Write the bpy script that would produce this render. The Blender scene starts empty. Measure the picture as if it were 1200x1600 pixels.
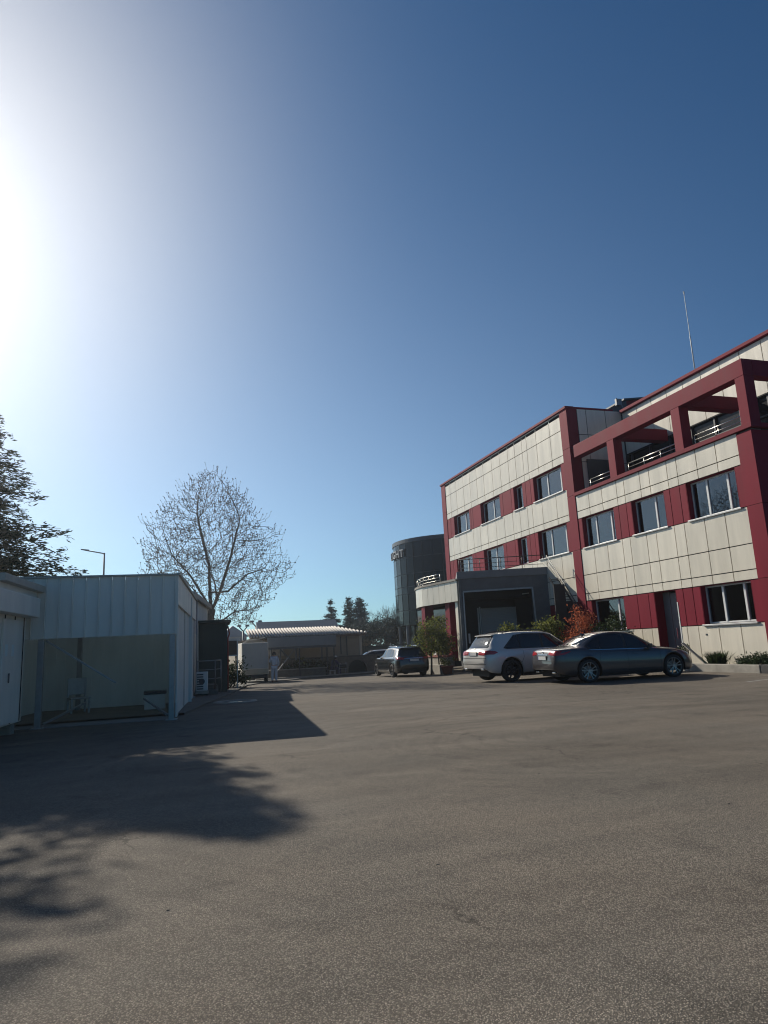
import bpy, bmesh, math, random
import numpy as np
from mathutils import Vector, Matrix
from mathutils.bvhtree import BVHTree
R = math.radians
scn = bpy.context.scene
col = scn.collection

# ---------------------------------------------------------------- camera
PITCH, ROLL, YAW, FPX, CZ = .19323, -.04809, .30625, 1057.6, 1.40
fwd = Vector((math.sin(YAW)*math.cos(PITCH), math.cos(YAW)*math.cos(PITCH), math.sin(PITCH)))
rt0 = Vector((math.cos(YAW), -math.sin(YAW), 0)); up0 = rt0.cross(fwd)
rt = rt0*math.cos(ROLL) + up0*math.sin(ROLL); up = -rt0*math.sin(ROLL) + up0*math.cos(ROLL)
cd = bpy.data.cameras.new('camera'); cam = bpy.data.objects.new('camera', cd); col.objects.link(cam)
cam.matrix_world = Matrix(((rt.x, up.x, -fwd.x, 0), (rt.y, up.y, -fwd.y, 0), (rt.z, up.z, -fwd.z, CZ), (0, 0, 0, 1)))
cd.sensor_fit = 'HORIZONTAL'; cd.sensor_width = 36; cd.lens = 36*FPX/1200; cd.clip_end = 5000; cd.clip_start = .05
scn.camera = cam
scn.cycles.filter_width = 1.1

# ---------------------------------------------------------------- sky and sun
SUN_AZ, SUN_EL = R(-25), R(31)
sdir = Vector((math.sin(SUN_AZ)*math.cos(SUN_EL), math.cos(SUN_AZ)*math.cos(SUN_EL), math.sin(SUN_EL)))
w = bpy.data.worlds.new('World'); scn.world = w; w.use_nodes = True
nt = w.node_tree; nt.nodes.clear()
sky = nt.nodes.new('ShaderNodeTexSky'); sky.sky_type = 'NISHITA'; sky.sun_disc = False
sky.sun_elevation = SUN_EL; sky.sun_rotation = SUN_AZ
sky.air_density = 1.0; sky.dust_density = .15; sky.ozone_density = 6.0; sky.altitude = 200
bg = nt.nodes.new('ShaderNodeBackground'); bg.inputs[1].default_value = .055
wo = nt.nodes.new('ShaderNodeOutputWorld'); nt.links.new(bg.outputs[0], wo.inputs[0])
# the bright aureole of thin haze round the sun, in world space
geo = nt.nodes.new('ShaderNodeNewGeometry')
dot = nt.nodes.new('ShaderNodeVectorMath'); dot.operation = 'DOT_PRODUCT'; dot.inputs[1].default_value = -sdir
nt.links.new(geo.outputs['Incoming'], dot.inputs[0])
def wm(op, a, b):
    n = nt.nodes.new('ShaderNodeMath'); n.operation = op
    for i, v in enumerate((a, b)):
        if isinstance(v, (int, float)): n.inputs[i].default_value = v
        else: nt.links.new(v, n.inputs[i])
    return n.outputs[0]
dc = wm('MAXIMUM', dot.outputs['Value'], 0.0)
au = wm('MULTIPLY', wm('POWER', dc, 17.0), 10.0)
sepx = nt.nodes.new('ShaderNodeSeparateXYZ'); nt.links.new(geo.outputs['Incoming'], sepx.inputs[0])
hz = wm('MULTIPLY', wm('POWER', wm('SUBTRACT', 1.0, wm('ABSOLUTE', sepx.outputs[2], 0.0)), 2.6), wm('MULTIPLY', wm('POWER', dc, 2.0), 10.5))
def scaled(c, f):
    n = nt.nodes.new('ShaderNodeVectorMath'); n.operation = 'SCALE'; n.inputs[0].default_value = c; nt.links.new(f, n.inputs['Scale']); return n.outputs[0]
def vadd(a, b):
    n = nt.nodes.new('ShaderNodeVectorMath'); n.operation = 'ADD'; nt.links.new(a, n.inputs[0]); nt.links.new(b, n.inputs[1]); return n
tint = nt.nodes.new('ShaderNodeVectorMath'); tint.operation = 'MULTIPLY'; tint.inputs[1].default_value = (.40, .80, .97); nt.links.new(sky.outputs[0], tint.inputs[0])
addv = vadd(vadd(vadd(tint.outputs[0], scaled((1.12, .95, .72), au)).outputs[0], scaled((.85, .92, .85), hz)).outputs[0], scaled((.62, 1.0, 1.3), wm('POWER', dc, 5.0)))
nt.links.new(addv.outputs[0], bg.inputs[0])
sl = bpy.data.lights.new('sun', 'SUN'); sl.energy = 4.4; sl.angle = R(.53); sl.color = (1, .92, .79)
so = bpy.data.objects.new('sun', sl); col.objects.link(so)
so.rotation_euler = sdir.to_track_quat('Z', 'Y').to_euler()
scn.view_settings.view_transform = 'Standard'; scn.view_settings.look = 'None'
scn.view_settings.exposure = .30; scn.view_settings.gamma = 1

# ---------------------------------------------------------------- helpers
def smooth(a, b, x):
    t = max(0, min(1, (x-a)/(b-a))); return t*t*(3-2*t)
def zg(x, y):
    if y < 20: return 0.0
    return -.018*(min(y, 60)-20)*(1-smooth(12.5, 15.5, x))
WM = {}
def wmat(o): return WM.get(o.name, Matrix.Identity(4))
def tag(o, label=None, cat=None, group=None, kind=None):
    for k, v in (('label', label), ('category', cat), ('group', group), ('kind', kind)):
        if v: o[k] = v
    return o
def thing(name, label, cat, loc=(0, 0, 0), rz=0, group=None):
    o = bpy.data.objects.new(name, None); col.objects.link(o); o.empty_display_size = .2
    o.location = loc; o.rotation_euler = (0, 0, rz)
    WM[o.name] = Matrix.Translation(loc) @ Matrix.Rotation(rz, 4, 'Z')
    return tag(o, label, cat, group)
def copy_tree(o, parent=None):
    c = o.copy(); col.objects.link(c)
    if parent: c.parent = parent
    for ch in o.children: copy_tree(ch, c)
    return c
class MB:
    def __init__(s): s.v = []; s.f = []; s.m = []
    def add(s, vs, fs, m=0):
        b = len(s.v); s.v += [tuple(p) for p in vs]
        for f in fs: s.f.append([b+i for i in f]); s.m.append(m)
        return s
    def box(s, x0, y0, z0, x1, y1, z1, m=0):
        x0, x1 = sorted((x0, x1)); y0, y1 = sorted((y0, y1)); z0, z1 = sorted((z0, z1))
        return s.add([(x0,y0,z0),(x1,y0,z0),(x1,y1,z0),(x0,y1,z0),(x0,y0,z1),(x1,y0,z1),(x1,y1,z1),(x0,y1,z1)],
                     [(0,3,2,1),(4,5,6,7),(0,1,5,4),(1,2,6,5),(2,3,7,6),(3,0,4,7)], m)
    def bar(s, a, b, w, h=None, m=0, upv=(0, 0, 1)):
        h = w if h is None else h
        a = Vector(a); b = Vector(b); d = (b-a).normalized(); u = Vector(upv)
        if abs(d.dot(u)) > .98: u = Vector((1, 0, 0))
        sx = d.cross(u).normalized()*w/2; sy = sx.cross(d).normalized()*h/2
        vs = [p+i*sx+j*sy for p in (a, b) for i, j in ((-1,-1),(1,-1),(1,1),(-1,1))]
        return s.add(vs, [(0,1,2,3),(7,6,5,4),(0,4,5,1),(1,5,6,2),(2,6,7,3),(3,7,4,0)], m)
    def tube(s, pts, rad, n=8, m=0, cap=True):
        pts = [Vector(p) for p in pts]; k = len(pts)
        if isinstance(rad, (int, float)): rad = [rad]*k
        vs = []; u = None
        for i, p in enumerate(pts):
            d = (pts[min(i+1, k-1)]-pts[max(i-1, 0)])
            d = d.normalized() if d.length > 1e-9 else Vector((0, 0, 1))
            if u is None: u = d.orthogonal().normalized()
            else:
                u = u - d*u.dot(d); u = u.normalized() if u.length > 1e-6 else d.orthogonal().normalized()
            v = d.cross(u)
            for j in range(n):
                a = 2*math.pi*j/n; vs.append(p + (u*math.cos(a)+v*math.sin(a))*rad[i])
        fs = [(i*n+j, i*n+(j+1) % n, (i+1)*n+(j+1) % n, (i+1)*n+j) for i in range(k-1) for j in range(n)]
        if cap and n > 3: fs += [tuple(range(n))[::-1], tuple((k-1)*n+j for j in range(n))]
        return s.add(vs, fs, m)
    def lathe(s, prof, c=(0, 0, 0), axis='Z', n=24, m=0):
        vs = []
        for r_, h in prof:
            for j in range(n):
                a = 2*math.pi*j/n; x, y = r_*math.cos(a), r_*math.sin(a)
                q = (x, y, h) if axis == 'Z' else ((x, h, y) if axis == 'Y' else (h, x, y))
                vs.append((q[0]+c[0], q[1]+c[1], q[2]+c[2]))
        fs = [(i*n+j, i*n+(j+1) % n, (i+1)*n+(j+1) % n, (i+1)*n+j) for i in range(len(prof)-1) for j in range(n)]
        return s.add(vs, fs, m)
    def prism(s, poly, z0, z1, m=0):
        n = len(poly); vs = [(x, y, z0) for x, y in poly]+[(x, y, z1) for x, y in poly]
        fs = [tuple(range(n))[::-1], tuple(range(n, 2*n))]+[(i, (i+1) % n, n+(i+1) % n, n+i) for i in range(n)]
        return s.add(vs, fs, m)
    def build(s, name, mats, parent=None, world=False, smooth=False, bevel=0, bseg=2):
        me = bpy.data.meshes.new(name)
        vs = s.v
        if world and parent is not None:
            inv = wmat(parent).inverted(); vs = [tuple(inv @ Vector(p)) for p in vs]
        me.from_pydata(vs, [], s.f)
        if not isinstance(mats, (list, tuple)): mats = [mats]
        for mt in mats: me.materials.append(mt)
        me.polygons.foreach_set('material_index', s.m)
        me.validate()
        bm = bmesh.new(); bm.from_mesh(me); bmesh.ops.recalc_face_normals(bm, faces=bm.faces) if len(bm.faces) < 60000 else None
        bm.to_mesh(me); bm.free()
        if smooth: me.polygons.foreach_set('use_smooth', [True]*len(me.polygons))
        o = bpy.data.objects.new(name, me); col.objects.link(o)
        if parent is not None:
            o.parent = parent; WM[o.name] = wmat(parent)
        if bevel:
            b = o.modifiers.new('bevel', 'BEVEL'); b.width = bevel; b.segments = bseg; b.limit_method = 'ANGLE'; b.angle_limit = R(35)
        return o

# ---------------------------------------------------------------- materials
def mat(name, base, rough=.6, metal=0, noise=0, nscale=3, bump=0, bscale=60, spec=.5, coat=0, streak=0, dirt=None, island=0):
    m = bpy.data.materials.new(name); m.use_nodes = True; t = m.node_tree; p = t.nodes['Principled BSDF']
    p.inputs['Base Color'].default_value = (*base, 1); p.inputs['Roughness'].default_value = rough
    p.inputs['Metallic'].default_value = metal; p.inputs['Specular IOR Level'].default_value = spec
    p.inputs['Coat Weight'].default_value = coat; p.inputs['Coat Roughness'].default_value = .04
    tc = t.nodes.new('ShaderNodeTexCoord')
    if noise:
        n = t.nodes.new('ShaderNodeTexNoise'); n.inputs['Scale'].default_value = nscale; n.inputs['Detail'].default_value = 8
        n.inputs['Roughness'].default_value = .65
        mp = t.nodes.new('ShaderNodeMapping'); t.links.new(tc.outputs['Object'], mp.inputs[0]); t.links.new(mp.outputs[0], n.inputs['Vector'])
        if streak: mp.inputs['Scale'].default_value = (1, 1, 1/streak)
        r = t.nodes.new('ShaderNodeValToRGB'); r.color_ramp.elements[0].position = .3; r.color_ramp.elements[1].position = .7
        d = dirt if dirt else tuple(c*(1-noise) for c in base)
        r.color_ramp.elements[0].color = (*d, 1); r.color_ramp.elements[1].color = (*[min(1, c*(1+noise*.5)) for c in base], 1)
        t.links.new(n.outputs[0], r.inputs[0]); t.links.new(r.outputs[0], p.inputs['Base Color'])
        if island:
            g = t.nodes.new('ShaderNodeNewGeometry'); q = t.nodes.new('ShaderNodeMapRange'); q.inputs['To Min'].default_value = 1-island; q.inputs['To Max'].default_value = 1+island*.6
            t.links.new(g.outputs['Random Per Island'], q.inputs[0]); v = t.nodes.new('ShaderNodeVectorMath'); v.operation = 'SCALE'
            t.links.new(r.outputs[0], v.inputs[0]); t.links.new(q.outputs[0], v.inputs['Scale']); t.links.new(v.outputs[0], p.inputs['Base Color'])
        mr = t.nodes.new('ShaderNodeMapRange'); mr.inputs['To Min'].default_value = max(0, rough-.1); mr.inputs['To Max'].default_value = min(1, rough+.12)
        t.links.new(n.outputs[0], mr.inputs[0]); t.links.new(mr.outputs[0], p.inputs['Roughness'])
    if bump:
        n2 = t.nodes.new('ShaderNodeTexNoise'); n2.inputs['Scale'].default_value = bscale; n2.inputs['Detail'].default_value = 5
        t.links.new(tc.outputs['Object'], n2.inputs['Vector'])
        b = t.nodes.new('ShaderNodeBump'); b.inputs['Strength'].default_value = bump; b.inputs['Distance'].default_value = .02
        t.links.new(n2.outputs[0], b.inputs['Height']); t.links.new(b.outputs[0], p.inputs['Normal'])
    return m
M = {}
M['white'] = mat('cream_cladding', (.67, .62, .515), .32, noise=.15, nscale=2.2, streak=7, bump=.05, bscale=1.2, island=.07)
M['red'] = mat('crimson_cladding', (.185, .010, .026), .6, noise=.16, nscale=1.8, streak=6, bump=.05, bscale=1.2, spec=.10, island=.16)
M['joint'] = mat('dark_joint', (.02, .02, .022), .9)
M['sill'] = mat('sill_metal', (.42, .42, .42), .45, metal=.3, noise=.1)
M['frame'] = mat('window_frame_white', (.62, .63, .62), .4)
M['frame_dark'] = mat('dark_frame', (.04, .045, .055), .45)
M['roomdark'] = mat('room_interior', (.06, .06, .062), .9)
M['blind'] = mat('blind_fabric', (.50, .48, .42), .8, noise=.12, nscale=8)
M['steel'] = mat('stainless_rail', (.55, .53, .48), .28, metal=1)
M['railblack'] = mat('black_rail', (.025, .027, .03), .4)
M['galv'] = mat('galvanised_steel', (.30, .31, .32), .45, metal=.7, noise=.2, nscale=6)
M['dock'] = mat('dock_render', (.13, .135, .14), .85, noise=.25, nscale=1.6, bump=.2, bscale=25)
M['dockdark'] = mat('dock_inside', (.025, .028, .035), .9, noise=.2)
M['shutter'] = mat('shutter_metal', (.50, .50, .51), .6)
M['conc'] = mat('weathered_concrete', (.30, .28, .245), .9, noise=.3, nscale=2.5, bump=.4, bscale=40)
M['conc_dark'] = mat('dark_stone', (.13, .125, .11), .95, noise=.35, nscale=5, bump=.5, bscale=14)  # dark grey stone tone for steps, wall and coping
M['concblack'] = mat('dark_kerb_paint', (.05, .05, .052), .85, noise=.3, nscale=4, bump=.4, bscale=40)
M['soil'] = mat('soil', (.05, .038, .027), 1, noise=.4, nscale=8, bump=.8, bscale=30)
M['sheet'] = mat('white_sheet_metal', (.76, .70, .62), .5, noise=.16, nscale=1.4, streak=5)
M['sheetgrey'] = mat('grey_sheet_metal', (.62, .64, .62), .6, noise=.15, nscale=1.6, streak=4)
M['container'] = mat('cabin_sheet', (.74, .69, .61), .55, noise=.16, nscale=1.5, streak=4)
M['roofedge'] = mat('roof_edge', (.40, .38, .33), .6, noise=.2, nscale=3)
M['greendark'] = mat('dark_green_boards', (.045, .06, .05), .75, noise=.25, nscale=3, streak=6)
M['redpaint'] = mat('red_paint', (.36, .05, .035), .55, noise=.15, nscale=3)
M['brownwall'] = mat('brown_brick', (.17, .12, .09), .9, noise=.25, nscale=5)
M['cream'] = mat('tan_render', (.30, .26, .20), .9, noise=.12, nscale=1.2, bump=.15, bscale=30)
M['tile'] = mat('white_barrel_tiles', (.50, .46, .42), .75, noise=.35, nscale=7)
M['corr'] = mat('grey_corrugated', (.20, .215, .23), .5, metal=.2, noise=.15, nscale=2)
M['greymetal'] = mat('grey_roof_sheet', (.16, .18, .20), .5, noise=.15, nscale=1)
M['bark'] = mat('bark', (.13, .115, .095), .95, noise=.35, nscale=7, bump=.7, bscale=24)
M['twig'] = mat('twig_bark', (.17, .145, .12), .85)
M['plasticw'] = mat('white_plastic', (.62, .62, .60), .5)
M['terracotta'] = mat('terracotta', (.28, .09, .055), .85, noise=.2, nscale=6)
M['rubber'] = mat('tyre_rubber', (.018, .018, .019), .8)
M['chrome'] = mat('bright_trim', (.7, .7, .7), .18, metal=1)
M['rimdark'] = mat('dark_alloy', (.06, .06, .065), .35, metal=.6)
M['rimbright'] = mat('machined_alloy', (.30, .30, .31), .35, metal=1)
M['plastic'] = mat('black_plastic', (.018, .018, .02), .6)
M['carglass'] = mat('tinted_glass', (.012, .014, .017), .04, spec=.6)
M['redlamp'] = mat('red_lamp', (.35, .012, .012), .15, coat=.6)
M['clearlamp'] = mat('clear_lamp', (.5, .5, .5), .1, coat=1)
M['plate'] = mat('plate_white', (.55, .56, .56), .4, noise=.3, nscale=22)
M['bluestrip'] = mat('plate_blue', (.03, .08, .35), .4)
M['skin'] = mat('skin', (.42, .25, .18), .6)
M['hair'] = mat('hair_dark', (.02, .016, .013), .7)
M['overall'] = mat('pale_blue_overalls', (.38, .45, .55), .85, noise=.12, nscale=9)
M['darkcloth'] = mat('dark_violet_cloth', (.07, .06, .12), .9)
M['tarp'] = mat('dark_tarpaulin', (.022, .025, .025), .9, bump=.4, bscale=9, spec=.08)
M['paper'] = mat('paper', (.65, .72, .70), .8)
M['water'] = mat('wet_asphalt', (.02, .02, .022), .08)
M['markwhite'] = mat('worn_white_paint', (.30, .29, .27), .85, noise=.5, nscale=14)
M['lampgrey'] = mat('lamp_metal', (.16, .17, .18), .5, metal=.4)
M['letter'] = mat('brushed_letters', (.34, .34, .34), .5, metal=.3)
M['stone'] = mat('stone_wall', (.17, .15, .125), .95, noise=.4, nscale=4, bump=.8, bscale=9)
def paint(name, base, rough=.32, metal=.6):
    m = mat(name, base, rough, metal=metal, coat=.9); t = m.node_tree; p = t.nodes['Principled BSDF']
    n = t.nodes.new('ShaderNodeTexNoise'); n.inputs['Scale'].default_value = 900
    tc = t.nodes.new('ShaderNodeTexCoord'); t.links.new(tc.outputs['Object'], n.inputs['Vector'])
    b = t.nodes.new('ShaderNodeBump'); b.inputs['Strength'].default_value = .03; b.inputs['Distance'].default_value = .001
    t.links.new(n.outputs[0], b.inputs['Height']); t.links.new(b.outputs[0], p.inputs['Normal'])
    return m
M['p_silver'] = paint('silver_paint', (.58, .55, .51), .36, .25)
M['p_grey'] = paint('graphite_paint', (.055, .05, .053), .34, .35)
M['p_black'] = paint('black_paint', (.012, .014, .016), .25, .2)
def leafmat(name, a, b, trans=.25):
    m = bpy.data.materials.new(name); m.use_nodes = True; t = m.node_tree; p = t.nodes['Principled BSDF']
    g = t.nodes.new('ShaderNodeNewGeometry'); r = t.nodes.new('ShaderNodeValToRGB')
    r.color_ramp.elements[0].color = (*a, 1); r.color_ramp.elements[1].color = (*b, 1)
    t.links.new(g.outputs['Random Per Island'], r.inputs[0]); t.links.new(r.outputs[0], p.inputs['Base Color'])
    p.inputs['Roughness'].default_value = .75; p.inputs['Specular IOR Level'].default_value = .12
    tr = t.nodes.new('ShaderNodeBsdfTranslucent'); t.links.new(r.outputs[0], tr.inputs[0])
    mx = t.nodes.new('ShaderNodeMixShader'); mx.inputs[0].default_value = trans
    t.links.new(p.outputs[0], mx.inputs[1]); t.links.new(tr.outputs[0], mx.inputs[2])
    t.links.new(mx.outputs[0], t.nodes['Material Output'].inputs[0])
    return m
M['needle'] = leafmat('cedar_needles', (.025, .04, .025), (.07, .09, .05), .15)
M['needle_far'] = leafmat('far_conifer_needles', (.03, .045, .04), (.07, .09, .075), .15)
M['brush'] = leafmat('dull_scrub', (.07, .065, .04), (.13, .12, .06))
M['leafgreen'] = leafmat('glossy_green_leaves', (.05, .07, .02), (.22, .23, .06), .35)
M['leafdark'] = leafmat('dark_green_leaves', (.015, .028, .013), (.05, .075, .03))
M['leafred'] = leafmat('rust_red_leaves', (.20, .04, .022), (.50, .16, .08), .35)
M['flower'] = leafmat('pale_flowers', (.6, .55, .45), (.7, .66, .6))
def glassmat(name, tint=(.8, .86, .88), rough=.02, boost=.05):
    m = bpy.data.materials.new(name); m.use_nodes = True; t = m.node_tree; t.nodes.remove(t.nodes['Principled BSDF'])
    tr = t.nodes.new('ShaderNodeBsdfTransparent'); tr.inputs[0].default_value = (*tint, 1)
    gl = t.nodes.new('ShaderNodeBsdfGlossy'); gl.inputs['Roughness'].default_value = rough; gl.inputs[0].default_value = (.9, .95, 1, 1)
    fr = t.nodes.new('ShaderNodeFresnel'); fr.inputs[0].default_value = 1.55
    ad = t.nodes.new('ShaderNodeMath'); ad.operation = 'ADD'; ad.inputs[1].default_value = boost; ad.use_clamp = True
    t.links.new(fr.outputs[0], ad.inputs[0])
    mx = t.nodes.new('ShaderNodeMixShader'); t.links.new(ad.outputs[0], mx.inputs[0]); t.links.new(tr.outputs[0], mx.inputs[1]); t.links.new(gl.outputs[0], mx.inputs[2])
    t.links.new(mx.outputs[0], t.nodes['Material Output'].inputs[0])
    tcn = t.nodes.new('ShaderNodeTexCoord'); nn = t.nodes.new('ShaderNodeTexNoise'); nn.inputs['Scale'].default_value = .9
    bb = t.nodes.new('ShaderNodeBump'); bb.inputs['Strength'].default_value = .06; bb.inputs['Distance'].default_value = .05
    t.links.new(tcn.outputs['Object'], nn.inputs['Vector']); t.links.new(nn.outputs[0], bb.inputs['Height']); t.links.new(bb.outputs[0], gl.inputs['Normal'])
    return m
M['glass'] = glassmat('window_glass', (.62, .68, .70))
M['carclear'] = glassmat('car_clear_glass', (.35, .38, .38), .01, .05)
def towerglass():
    m = mat('tower_glass', (.006, .011, .015), .08, spec=.22, noise=.3, nscale=.35, island=.5); return m
M['towerglass'] = towerglass()

def asphalt():
    m = bpy.data.materials.new('asphalt'); m.use_nodes = True; t = m.node_tree; p = t.nodes['Principled BSDF']; L = t.links.new
    tc = t.nodes.new('ShaderNodeTexCoord').outputs['Object']
    def noise(sc, det=6, rough=.6, vec=tc, dist=0):
        n = t.nodes.new('ShaderNodeTexNoise'); n.inputs['Scale'].default_value = sc; n.inputs['Detail'].default_value = det
        n.inputs['Roughness'].default_value = rough; n.inputs['Distortion'].default_value = dist; L(vec, n.inputs['Vector']); return n.outputs[0]
    def mapr(v, a, b, c, d):
        n = t.nodes.new('ShaderNodeMapRange'); L(v, n.inputs[0])
        for i, q in enumerate((a, b, c, d)): n.inputs[i+1].default_value = q
        return n.outputs[0]
    def math_(op, a, b):
        n = t.nodes.new('ShaderNodeMath'); n.operation = op
        for i, v in enumerate((a, b)):
            if isinstance(v, (int, float)): n.inputs[i].default_value = v
            else: L(v, n.inputs[i])
        return n.outputs[0]
    vor = t.nodes.new('ShaderNodeTexVoronoi'); vor.inputs['Scale'].default_value = 105; L(tc, vor.inputs['Vector'])
    vor2 = t.nodes.new('ShaderNodeTexVoronoi'); vor2.inputs['Scale'].default_value = 190; L(tc, vor2.inputs['Vector'])
    stone = mapr(vor.outputs['Distance'], .15, .55, 1, 0)
    sep = t.nodes.new('ShaderNodeSeparateColor'); L(vor.outputs['Color'], sep.inputs[0])
    pale = mapr(sep.outputs[0], .80, 1.0, 0, 1)
    pale = math_('MULTIPLY', pale, stone)
    tone = mapr(sep.outputs[1], 0, 1, .72, 1.22)
    gap = mapr(stone, 0, .5, .50, 1.0)
    big = mapr(noise(.22, 7, .62), .3, .7, .72, 1.22)
    mp = t.nodes.new('ShaderNodeMapping'); mp.inputs['Rotation'].default_value = (0, 0, R(-14)); mp.inputs['Scale'].default_value = (.28, 1.6, 1); L(tc, mp.inputs[0])
    band = mapr(noise(.8, 6, .6, mp.outputs[0], .6), .3, .7, .78, 1.18)
    blot = mapr(noise(1.7, 4, .5), .57, .70, 1, .76)
    f = math_('MULTIPLY', math_('MULTIPLY', tone, gap), math_('MULTIPLY', math_('MULTIPLY', big, band), blot))
    # arcs left by turning tyres
    wv = t.nodes.new('ShaderNodeTexWave'); wv.wave_type = 'RINGS'; wv.rings_direction = 'Z'; wv.inputs['Scale'].default_value = .9
    wv.inputs['Distortion'].default_value = 7; wv.inputs['Detail'].default_value = 3; wv.inputs['Detail Scale'].default_value = .6
    mp2 = t.nodes.new('ShaderNodeMapping'); mp2.inputs['Location'].default_value = (-5.0, -9.0, 0); L(tc, mp2.inputs[0]); L(mp2.outputs[0], wv.inputs['Vector'])
    arcs = mapr(math_('MULTIPLY', wv.outputs['Fac'], mapr(noise(.35, 3), .38, .58, 0, 1)), .5, 1, 1, .87)
    f = math_('MULTIPLY', f, arcs)
    # fine cracks
    vc = t.nodes.new('ShaderNodeTexVoronoi'); vc.feature = 'DISTANCE_TO_EDGE'; vc.inputs['Scale'].default_value = .42
    nv = t.nodes.new('ShaderNodeTexNoise'); nv.inputs['Scale'].default_value = 2.2; nv.inputs['Detail'].default_value = 6; L(tc, nv.inputs['Vector'])
    va = t.nodes.new('ShaderNodeVectorMath'); va.operation = 'ADD'; L(tc, va.inputs[0])
    vs = t.nodes.new('ShaderNodeVectorMath'); vs.operation = 'SCALE'; vs.inputs['Scale'].default_value = .9; L(nv.outputs[1], vs.inputs[0]); L(vs.outputs[0], va.inputs[1]); L(va.outputs[0], vc.inputs['Vector'])
    cr = mapr(vc.outputs['Distance'], .0, .010, 1, 0); crm = mapr(noise(.3, 2), .54, .60, 0, .7)
    crk = math_('SUBTRACT', 1.0, math_('MULTIPLY', cr, crm))
    f = math_('MULTIPLY', f, crk)
    # hue
    hue = noise(.6, 5)
    ramp = t.nodes.new('ShaderNodeMix'); ramp.data_type = 'RGBA'; L(mapr(hue, .35, .65, 0, 1), ramp.inputs[0])
    ramp.inputs[6].default_value = (.205, .180, .147, 1); ramp.inputs[7].default_value = (.235, .198, .156, 1)
    sc = t.nodes.new('ShaderNodeVectorMath'); sc.operation = 'SCALE'; L(ramp.outputs[2], sc.inputs[0]); L(f, sc.inputs['Scale'])
    mix = t.nodes.new('ShaderNodeMix'); mix.data_type = 'RGBA'; L(math_('MULTIPLY', pale, .75), mix.inputs[0]); L(sc.outputs[0], mix.inputs[6]); mix.inputs[7].default_value = (.46, .40, .32, 1)
    L(mix.outputs[2], p.inputs['Base Color'])
    p.inputs['Roughness'].default_value = .86; p.inputs['Specular IOR Level'].default_value = .22
    h = math_('ADD', math_('MULTIPLY', stone, 1.0), math_('MULTIPLY', mapr(vor2.outputs['Distance'], .1, .6, 1, 0), .35))
    b = t.nodes.new('ShaderNodeBump'); b.inputs['Strength'].default_value = .75; b.inputs['Distance'].default_value = .0035; L(h, b.inputs['Height'])
    b2 = t.nodes.new('ShaderNodeBump'); b2.inputs['Strength'].default_value = .5; b2.inputs['Distance'].default_value = .03; L(noise(1.3, 4), b2.inputs['Height']); L(b2.outputs[0], b.inputs['Normal'])
    L(b.outputs[0], p.inputs['Normal'])
    return m
M['asphalt'] = asphalt()

def leafcloud(mb, cs, n, size, spread, rng, flat=.0, m=0):
    """n small leaves gathered in clumps round the points cs"""
    for i in range(n):
        c = cs[rng.randrange(len(cs))]
        p = Vector(c) + Vector((rng.gauss(0, spread), rng.gauss(0, spread), rng.gauss(0, spread*.8)))
        s = size*rng.uniform(.6, 1.3)
        a = Vector((rng.gauss(0, 1), rng.gauss(0, 1), rng.gauss(0, 1)*(1-flat))).normalized()
        b = a.orthogonal().normalized(); b = (Matrix.Rotation(rng.uniform(0, 6.28), 3, a) @ b)
        mb.add([p-a*s, p+b*s*.42, p+a*s, p-b*s*.42], [(0, 1, 2, 3)], m)

# ================================================================ ground
def build_ground():
    mb = MB()
    xs = sorted(set([-900, -400, -200, -100, -60] + list(np.arange(-40, 60, 4.0)) + [12.5, 13, 13.5, 14, 14.5, 15, 15.5] + [60, 100, 200, 400, 900]))
    ys = sorted(set([-600, -200, -60] + list(np.arange(-20, 20, 5.0)) + [20, 30, 40, 50, 60, 80, 120, 250, 500, 1500]))
    for y in ys:
        for x in xs: mb.v.append((x, y, zg(x, y)))
    nx = len(xs)
    for j in range(len(ys)-1):
        for i in range(nx-1):
            mb.f.append([j*nx+i, j*nx+i+1, (j+1)*nx+i+1, (j+1)*nx+i]); mb.m.append(0)
    o = mb.build('ground', M['asphalt']); tag(o, 'worn brown grey asphalt yard', None, None, 'structure')
build_ground()
def pave():
    mb = MB(); P = [(.28, 17.2), (.9, 20.0), (1.9, 25), (2.9, 31), (3.5, 34.5), (4.6, 37.4), (8.6, 42.2), (13.5, 42.2)]
    Q = [(-6, 17.2), (-6, 20.0), (-6, 25), (-6, 31), (-6, 34.5), (-6, 44), (-6, 60), (13.5, 60)]
    n = len(P); h = .05
    for (x, y) in P: mb.v += [(x, y, zg(x, y)-.05), (x, y, zg(x, y)+h)]
    for (x, y) in Q: mb.v.append((x, y, zg(x, y)+h))
    for i in range(n-1):
        a = 2*i; mb.f.append([a, a+2, a+3, a+1]); mb.m.append(0)
        mb.f.append([a+1, a+3, 2*n+i+1, 2*n+i]); mb.m.append(0)
    o = mb.build('pavement', mat('pavement_concrete', (.12, .115, .10), .92, noise=.3, nscale=1.6, bump=.3, bscale=30)); tag(o, 'grey concrete apron along the low sheds', None, None, 'structure')
pave()

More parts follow.
